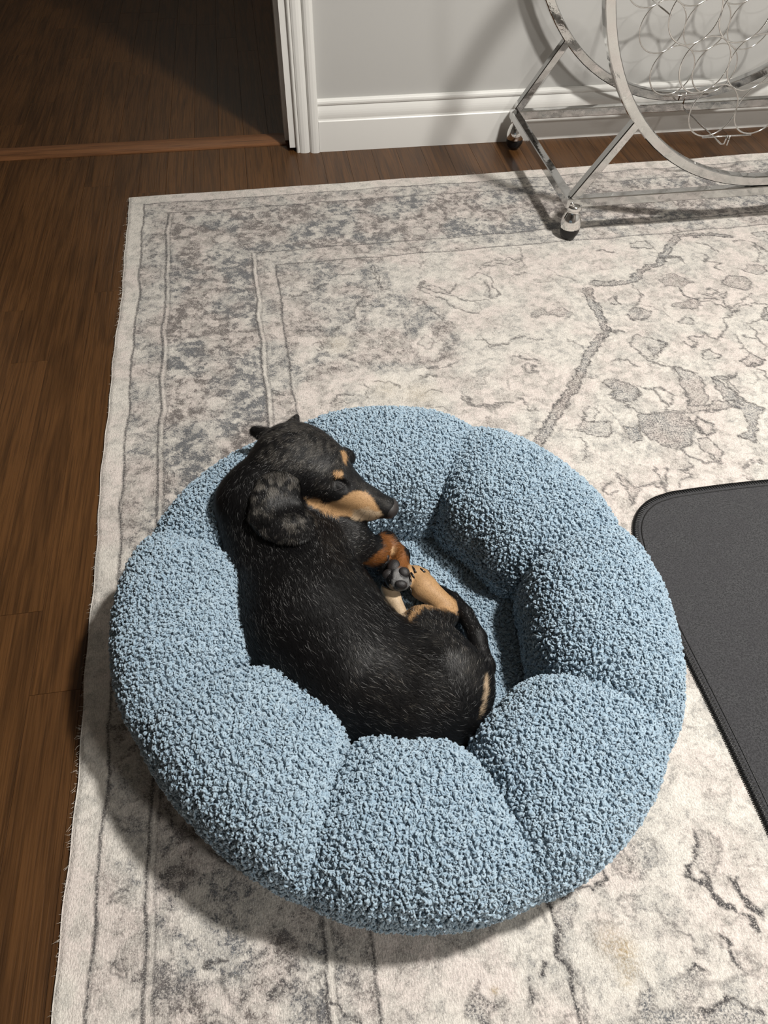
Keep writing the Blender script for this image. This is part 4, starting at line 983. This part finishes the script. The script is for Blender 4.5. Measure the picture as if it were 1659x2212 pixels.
GUIDE = [(J['nose'], J['skull'], .02, .0030), (J['skull'], J['neck1'], .05, .0065), (J['neck1'], J['neck0'], .06, .010), (J['neck0'], J['chest'], .07, .011), (J['chest'], J['ribs'], .09, .012), (J['ribs'], J['loin'], .09, .012), (J['loin'], J['rump'], .085, .012), (J['rump'], J['rump2'], .06, .009),
         (J['shoulder'], J['elbow'], .04, .008), (J['hip'], J['knee'], .05, .009), (J['elbow'], J['wrist0'], .015, .0035), (J['wrist0'], J['wrist1'], .0125, .003), (J['wrist1'], J['fpaw'], .012, .0035), (J['hock'], J['foot1'], .014, .003), (J['foot1'], J['toes'], .016, .003), (J['rfoot0'], J['rtoes'], .010, .003)] + [(a, b, r, .006) for a, b, r in zip(TAIL[:-1], TAIL[1:], TAILR)]
def flow(V):
    best = np.full(len(V), 1e9); T = np.zeros_like(V); Ln = np.zeros(len(V))
    for a, b, r, ln in GUIDE:
        e = b - a; t_ = np.clip(((V - a) @ e) / (e @ e), 0, 1); d = np.linalg.norm(V - a - t_[:, None] * e, axis=1) - r
        m = d < best; best = np.where(m, d, best); T[m] = e / np.linalg.norm(e); Ln[m] = ln
    return T, Ln
def hairs(Vs, Qs, Ns, n, ear=False, length=None, direction=None, seed=1):
    r = np.random.default_rng(seed); A_ = Vs[Qs]; area = .5 * np.linalg.norm(np.cross(A_[:, 2] - A_[:, 0], A_[:, 3] - A_[:, 1]), axis=1)
    up = A_[:, :, 2].mean(1); area = area * np.where(up < BZ + .062, .05, 1)
    k = r.choice(len(Qs), n, p=area / area.sum()); uu, ww = r.random((n, 1)), r.random((n, 1)); q = A_[k]
    P = (q[:, 0] * (1 - uu) + q[:, 1] * uu) * (1 - ww) + (q[:, 3] * (1 - uu) + q[:, 2] * uu) * ww
    M_ = Ns[Qs[k]]; N = (M_[:, 0] * (1 - uu) + M_[:, 1] * uu) * (1 - ww) + (M_[:, 3] * (1 - uu) + M_[:, 2] * uu) * ww; N /= np.linalg.norm(N, axis=1)[:, None] + 1e-9
    if direction is None: T, Ln = flow(P)
    else: T = np.tile(direction / np.linalg.norm(direction), (n, 1)); Ln = np.full(n, length)
    T = T + .22 * r.normal(size=(n, 3)) + .35 * (np.stack([smooth_noise(P, 26, s) for s in (1, 2, 3)], -1) - .5)
    T = T - N * np.sum(T * N, 1)[:, None]; T /= np.linalg.norm(T, axis=1)[:, None] + 1e-9
    c, g, tw = coat(P, N, ear)
    Ln = Ln * r.uniform(.65, 1.2, n); lift = r.uniform(.08, .26, n) * np.where(Ln < .0055, .45, 1.0)
    # single pale guard hairs scattered through the black coat
    dens = .024 + .07 * np.clip((smooth_noise(P, 30, 8) - .45) * 3, 0, 1)
    wh = (r.random(n) < dens * (1 - tw)) ; gh = r.random(n) < g * .8
    jit = np.where(tw[:, None] > .3, r.uniform(.85, 1.15, (n, 1)), r.uniform(.6, 1.5, (n, 1))); c = c * jit
    c[wh] = WHITE * r.uniform(.06, .5, (wh.sum(), 1)); c[gh] = (GREYF * .9) * r.uniform(.5, 1.3, (gh.sum(), 1))
    wd = np.where(wh, .00012, .00015) * r.uniform(.8, 1.3, n)
    S = np.cross(T, N)
    p0 = P - N * .0006; p1 = P + T * (Ln * .5)[:, None] + N * (Ln * lift * .8)[:, None]; p2 = P + T * Ln[:, None] + N * (Ln * lift * .75)[:, None]
    W = S * wd[:, None]
    V = np.stack([p0 - W, p0 + W, p1 + W * .8, p1 - W * .8, p2], 1).reshape(-1, 3); b = np.arange(n) * 5
    quads = np.stack([b, b + 1, b + 2, b + 3], -1); tris = np.stack([b + 3, b + 2, b + 4], -1)
    return V, quads, tris, np.repeat(c, 5, 0)
def build_dog():
    P, org = grid((-.165, .27, BZ + .045), (.30, .99, .31), .0027)
    F = eval_chunks(dog_sdf, P); V, Q = surface_nets(F, org, .0027)
    # pull the vertices onto the true surface for a smooth skin
    for _ in range(2): V = V - vnormals(dog_sdf, V) * dog_sdf(V)[:, None] * .8
    N = vnormals(dog_sdf, V); me = mesh_np('dog', V, quads=Q); c, g, tw = coat(V, N); color_attr(me, 'coat', np.c_[c, np.ones(len(c))])
    dog = link('dog', me, M_coat, smooth=True)
    tag(dog, 'small black and tan dachshund curled up asleep in the blue bed', 'dog')
    def fur(name, V, Q, Nn, n, parent, **kw):
        hv, hq, ht, hc = hairs(V, Q, Nn, n, **kw); m = mesh_np(name, hv, quads=hq, tris=ht); color_attr(m, 'coat', np.c_[hc, np.ones(len(hc))])
        o = link(name, m, M_fur, parent); o['kind'] = 'stuff'; return o
    fur('fur', V, Q, N, 230000, dog, seed=1)
    # hanging ear: a thick leather flap lying on the head and neck
    def ear_sdf(P):
        sh = P.shape[:-1]; q = P.reshape(-1, 3); d = dog_sdf(q); s = sd_poly(proj(q), EAR) * .00060
        px = proj(q); fold = .004 * np.exp(-((px[:, 1] - 1118 + .12 * (px[:, 0] - 600)) / 13) ** 2)
        th = .0036; sl = np.abs(d - .0065 - fold - .0025 * np.clip(-s / .02, 0, 1)) - th
        view = np.array([0, 0, CAMH]) - q
        return smax(smax(sl, s, .006), .150 - q[:, 2], .004).reshape(sh)
    lo = np.min([U(x, y, .30) for x, y in EAR] + [U(x, y, .16) for x, y in EAR], 0) - .01; hi = np.max([U(x, y, .30) for x, y in EAR] + [U(x, y, .16) for x, y in EAR], 0) + .01
    Pe, oe = grid(lo, hi, .0022); Ve, Qe = surface_nets(eval_chunks(ear_sdf, Pe), oe, .0022); Ve, Qe = biggest(Ve, Qe)
    Ne = vnormals(ear_sdf, Ve); m = mesh_np('ear', Ve, quads=Qe); c, g, tw = coat(Ve, Ne, True); color_attr(m, 'coat', np.c_[c, np.ones(len(c))])
    ear = link('ear', m, M_coat, dog, True); ear['label'] = 'hanging ear with grey brindled fur'
    fur('ear_fur', Ve, Qe, Ne, 30000, ear, ear=True, length=.0065, direction=D(625, 1160, .19) - D(600, 1020, .235), seed=4)
    # nose leather with nostrils
    t = NT('nose_leather'); t.base(srgb(48, 44, 43)); t.p(Roughness=.46); t.bump(t.noise(t.pos(), 700, 3), .5, .0006); M_nose = t.m
    t = NT('paw_pad_leather'); t.base(srgb(33, 30, 30)); t.p(Roughness=.5); t.bump(t.noise(t.pos(), 900, 3), .6, .0008); M_pad = t.m
    t = NT('claw_horn'); t.base(srgb(20, 17, 16)); t.p(Roughness=.25); t.bump(t.noise(t.pos(), 300, 2), .1, .0005); M_claw = t.m
    Rn = frame(J['nose'] - J['muz1']); tip = J['nose'] + Rn[:, 0] * .0065
    def nose_sdf(P):
        f = d_ell(P, tip, Rn, np.array([.0115, .0148, .0128])); f = smin(f, d_ell(P, tip - Rn[:, 0] * .004 + Rn[:, 2] * .003, Rn, np.array([.012, .0145, .011])), .006)
        for s in (-1, 1): f = smax(f, -d_ell(P, tip + Rn[:, 0] * .0085 + Rn[:, 1] * s * .006 - Rn[:, 2] * .002, Rn, np.array([.004, .0022, .0028])), .002)
        return f
    Pn, on = grid(tip - .024, tip + .024, .0011); Vn, Qn = surface_nets(eval_chunks(nose_sdf, Pn), on, .0011)
    o = link('nose', mesh_np('nose', Vn, quads=Qn), M_nose, dog, True); o['label'] = 'black leathery nose'
    def on_skin(px, py, z0=.30, z1=.07):
        for z in np.linspace(z0, z1, 400):
            p = U(px, py, z)
            if dog_sdf(p[None])[0] < 0: return p
        return U(px, py, .1)
    def lump(name, px, py, rad, m, rot=0., sink=.3, label=None, parent=dog):
        p = on_skin(px, py); n = vnormals(dog_sdf, p[None])[0]; n = n * .4 + .6 * (np.array([0, 0, CAMH]) - p) / np.linalg.norm(np.array([0, 0, CAMH]) - p); n /= np.linalg.norm(n)
        x = RC[:, 0] * math.cos(rot) - RC[:, 1] * math.sin(rot); x = x - n * (x @ n); x /= np.linalg.norm(x); Rm_ = np.stack([x, np.cross(n, x), n], 1)
        v, f = ellipsoid(p - n * rad[2] * sink, rad, 18, 12, Rm_); o = link(name, mesh(name, v, f), m, parent, True)
        if label: o['label'] = label
        return o
    lump('paw_pad', 873, 1236, (.0084, .0078, .0055), M_pad, .5, .2, 'dark leathery toe pad')
    lump('paw_pad', 866, 1263, (.0092, .0068, .0055), M_pad, .15, .2, 'dark leathery toe pad')
    lump('paw_pad', 850, 1224, (.0095, .0120, .0060), M_pad, .3, .2, 'dark leathery heel pad')
    lump('paw_pad', 836, 1240, (.0070, .0090, .0050), M_pad, .9, .2)
    lump('paw_pad', 834, 1262, (.0050, .0046, .0040), M_pad, .3, .2)
    lump('paw_pad', 836, 1204, (.0042, .0050, .0035), M_pad, .3, .2)
    def claw(px0, py0, px1, py1, r=.0019):
        a = on_skin(px0, py0); d = U(px1, py1, a[2] - .002) - a
        pts = [a - d * .3, a + d * .4 + np.array([0, 0, .0012]), a + d * .8 + np.array([0, 0, .0006]), a + d]
        V = []; F = []; n = 8
        for i, (p, rr_) in enumerate(zip(pts, (r, r * .9, r * .6, r * .15))):
            t_ = d / np.linalg.norm(d); s = np.cross(t_, (0, 0, 1)); s /= np.linalg.norm(s); u = np.cross(s, t_)
            V += [p + (s * math.cos(2 * math.pi * k / n) + u * math.sin(2 * math.pi * k / n)) * rr_ for k in range(n)]
        for i in range(3): F += [(i * n + k, i * n + (k + 1) % n, (i + 1) * n + (k + 1) % n, (i + 1) * n + k) for k in range(n)]
        F += [tuple(range(n))[::-1], tuple(range(3 * n, 4 * n))]
        link('claw', mesh('claw', V, F), M_claw, dog, True)
    claw(896, 1234, 890, 1223); claw(889, 1240, 896, 1250); claw(884, 1243, 889, 1258); claw(884, 1268, 890, 1282); claw(838, 1268, 826, 1264); claw(914, 1234, 902, 1226)
    # closed eye: lid slit and dark rim
    lid = []
    for k in range(15):
        px = 721 + 26 * k / 14; py = 1060 - 14 * k / 14 - 3.0 * math.sin(math.pi * k / 14) * -1
        p = on_skin(px, py); lid.append(p + vnormals(dog_sdf, p[None])[0] * .0004)
    o = link('eyelid', mesh('eyelid', *sweep(lid, circ(.0009, 8))), M_pad, dog, True); o['label'] = 'closed dark eyelid'
    # whiskers
    V = []; F = []
    for px0, py0, px1, py1 in ((790, 1105, 762, 1150), (800, 1108, 790, 1152), (780, 1100, 738, 1138), (806, 1104, 826, 1146)):
        a = on_skin(px0, py0); b = U(px1, py1, a[2] - .01); mid = (a + b) / 2 + np.array([0, 0, .004])
        v, f = sweep([a, mid, b], circ(.00016, 4)); k = len(V); V += v; F += [tuple(i + k for i in q) for q in f]
    o = link('whiskers', mesh('whiskers', V, F), M_claw, dog); o['kind'] = 'stuff'
build_dog()
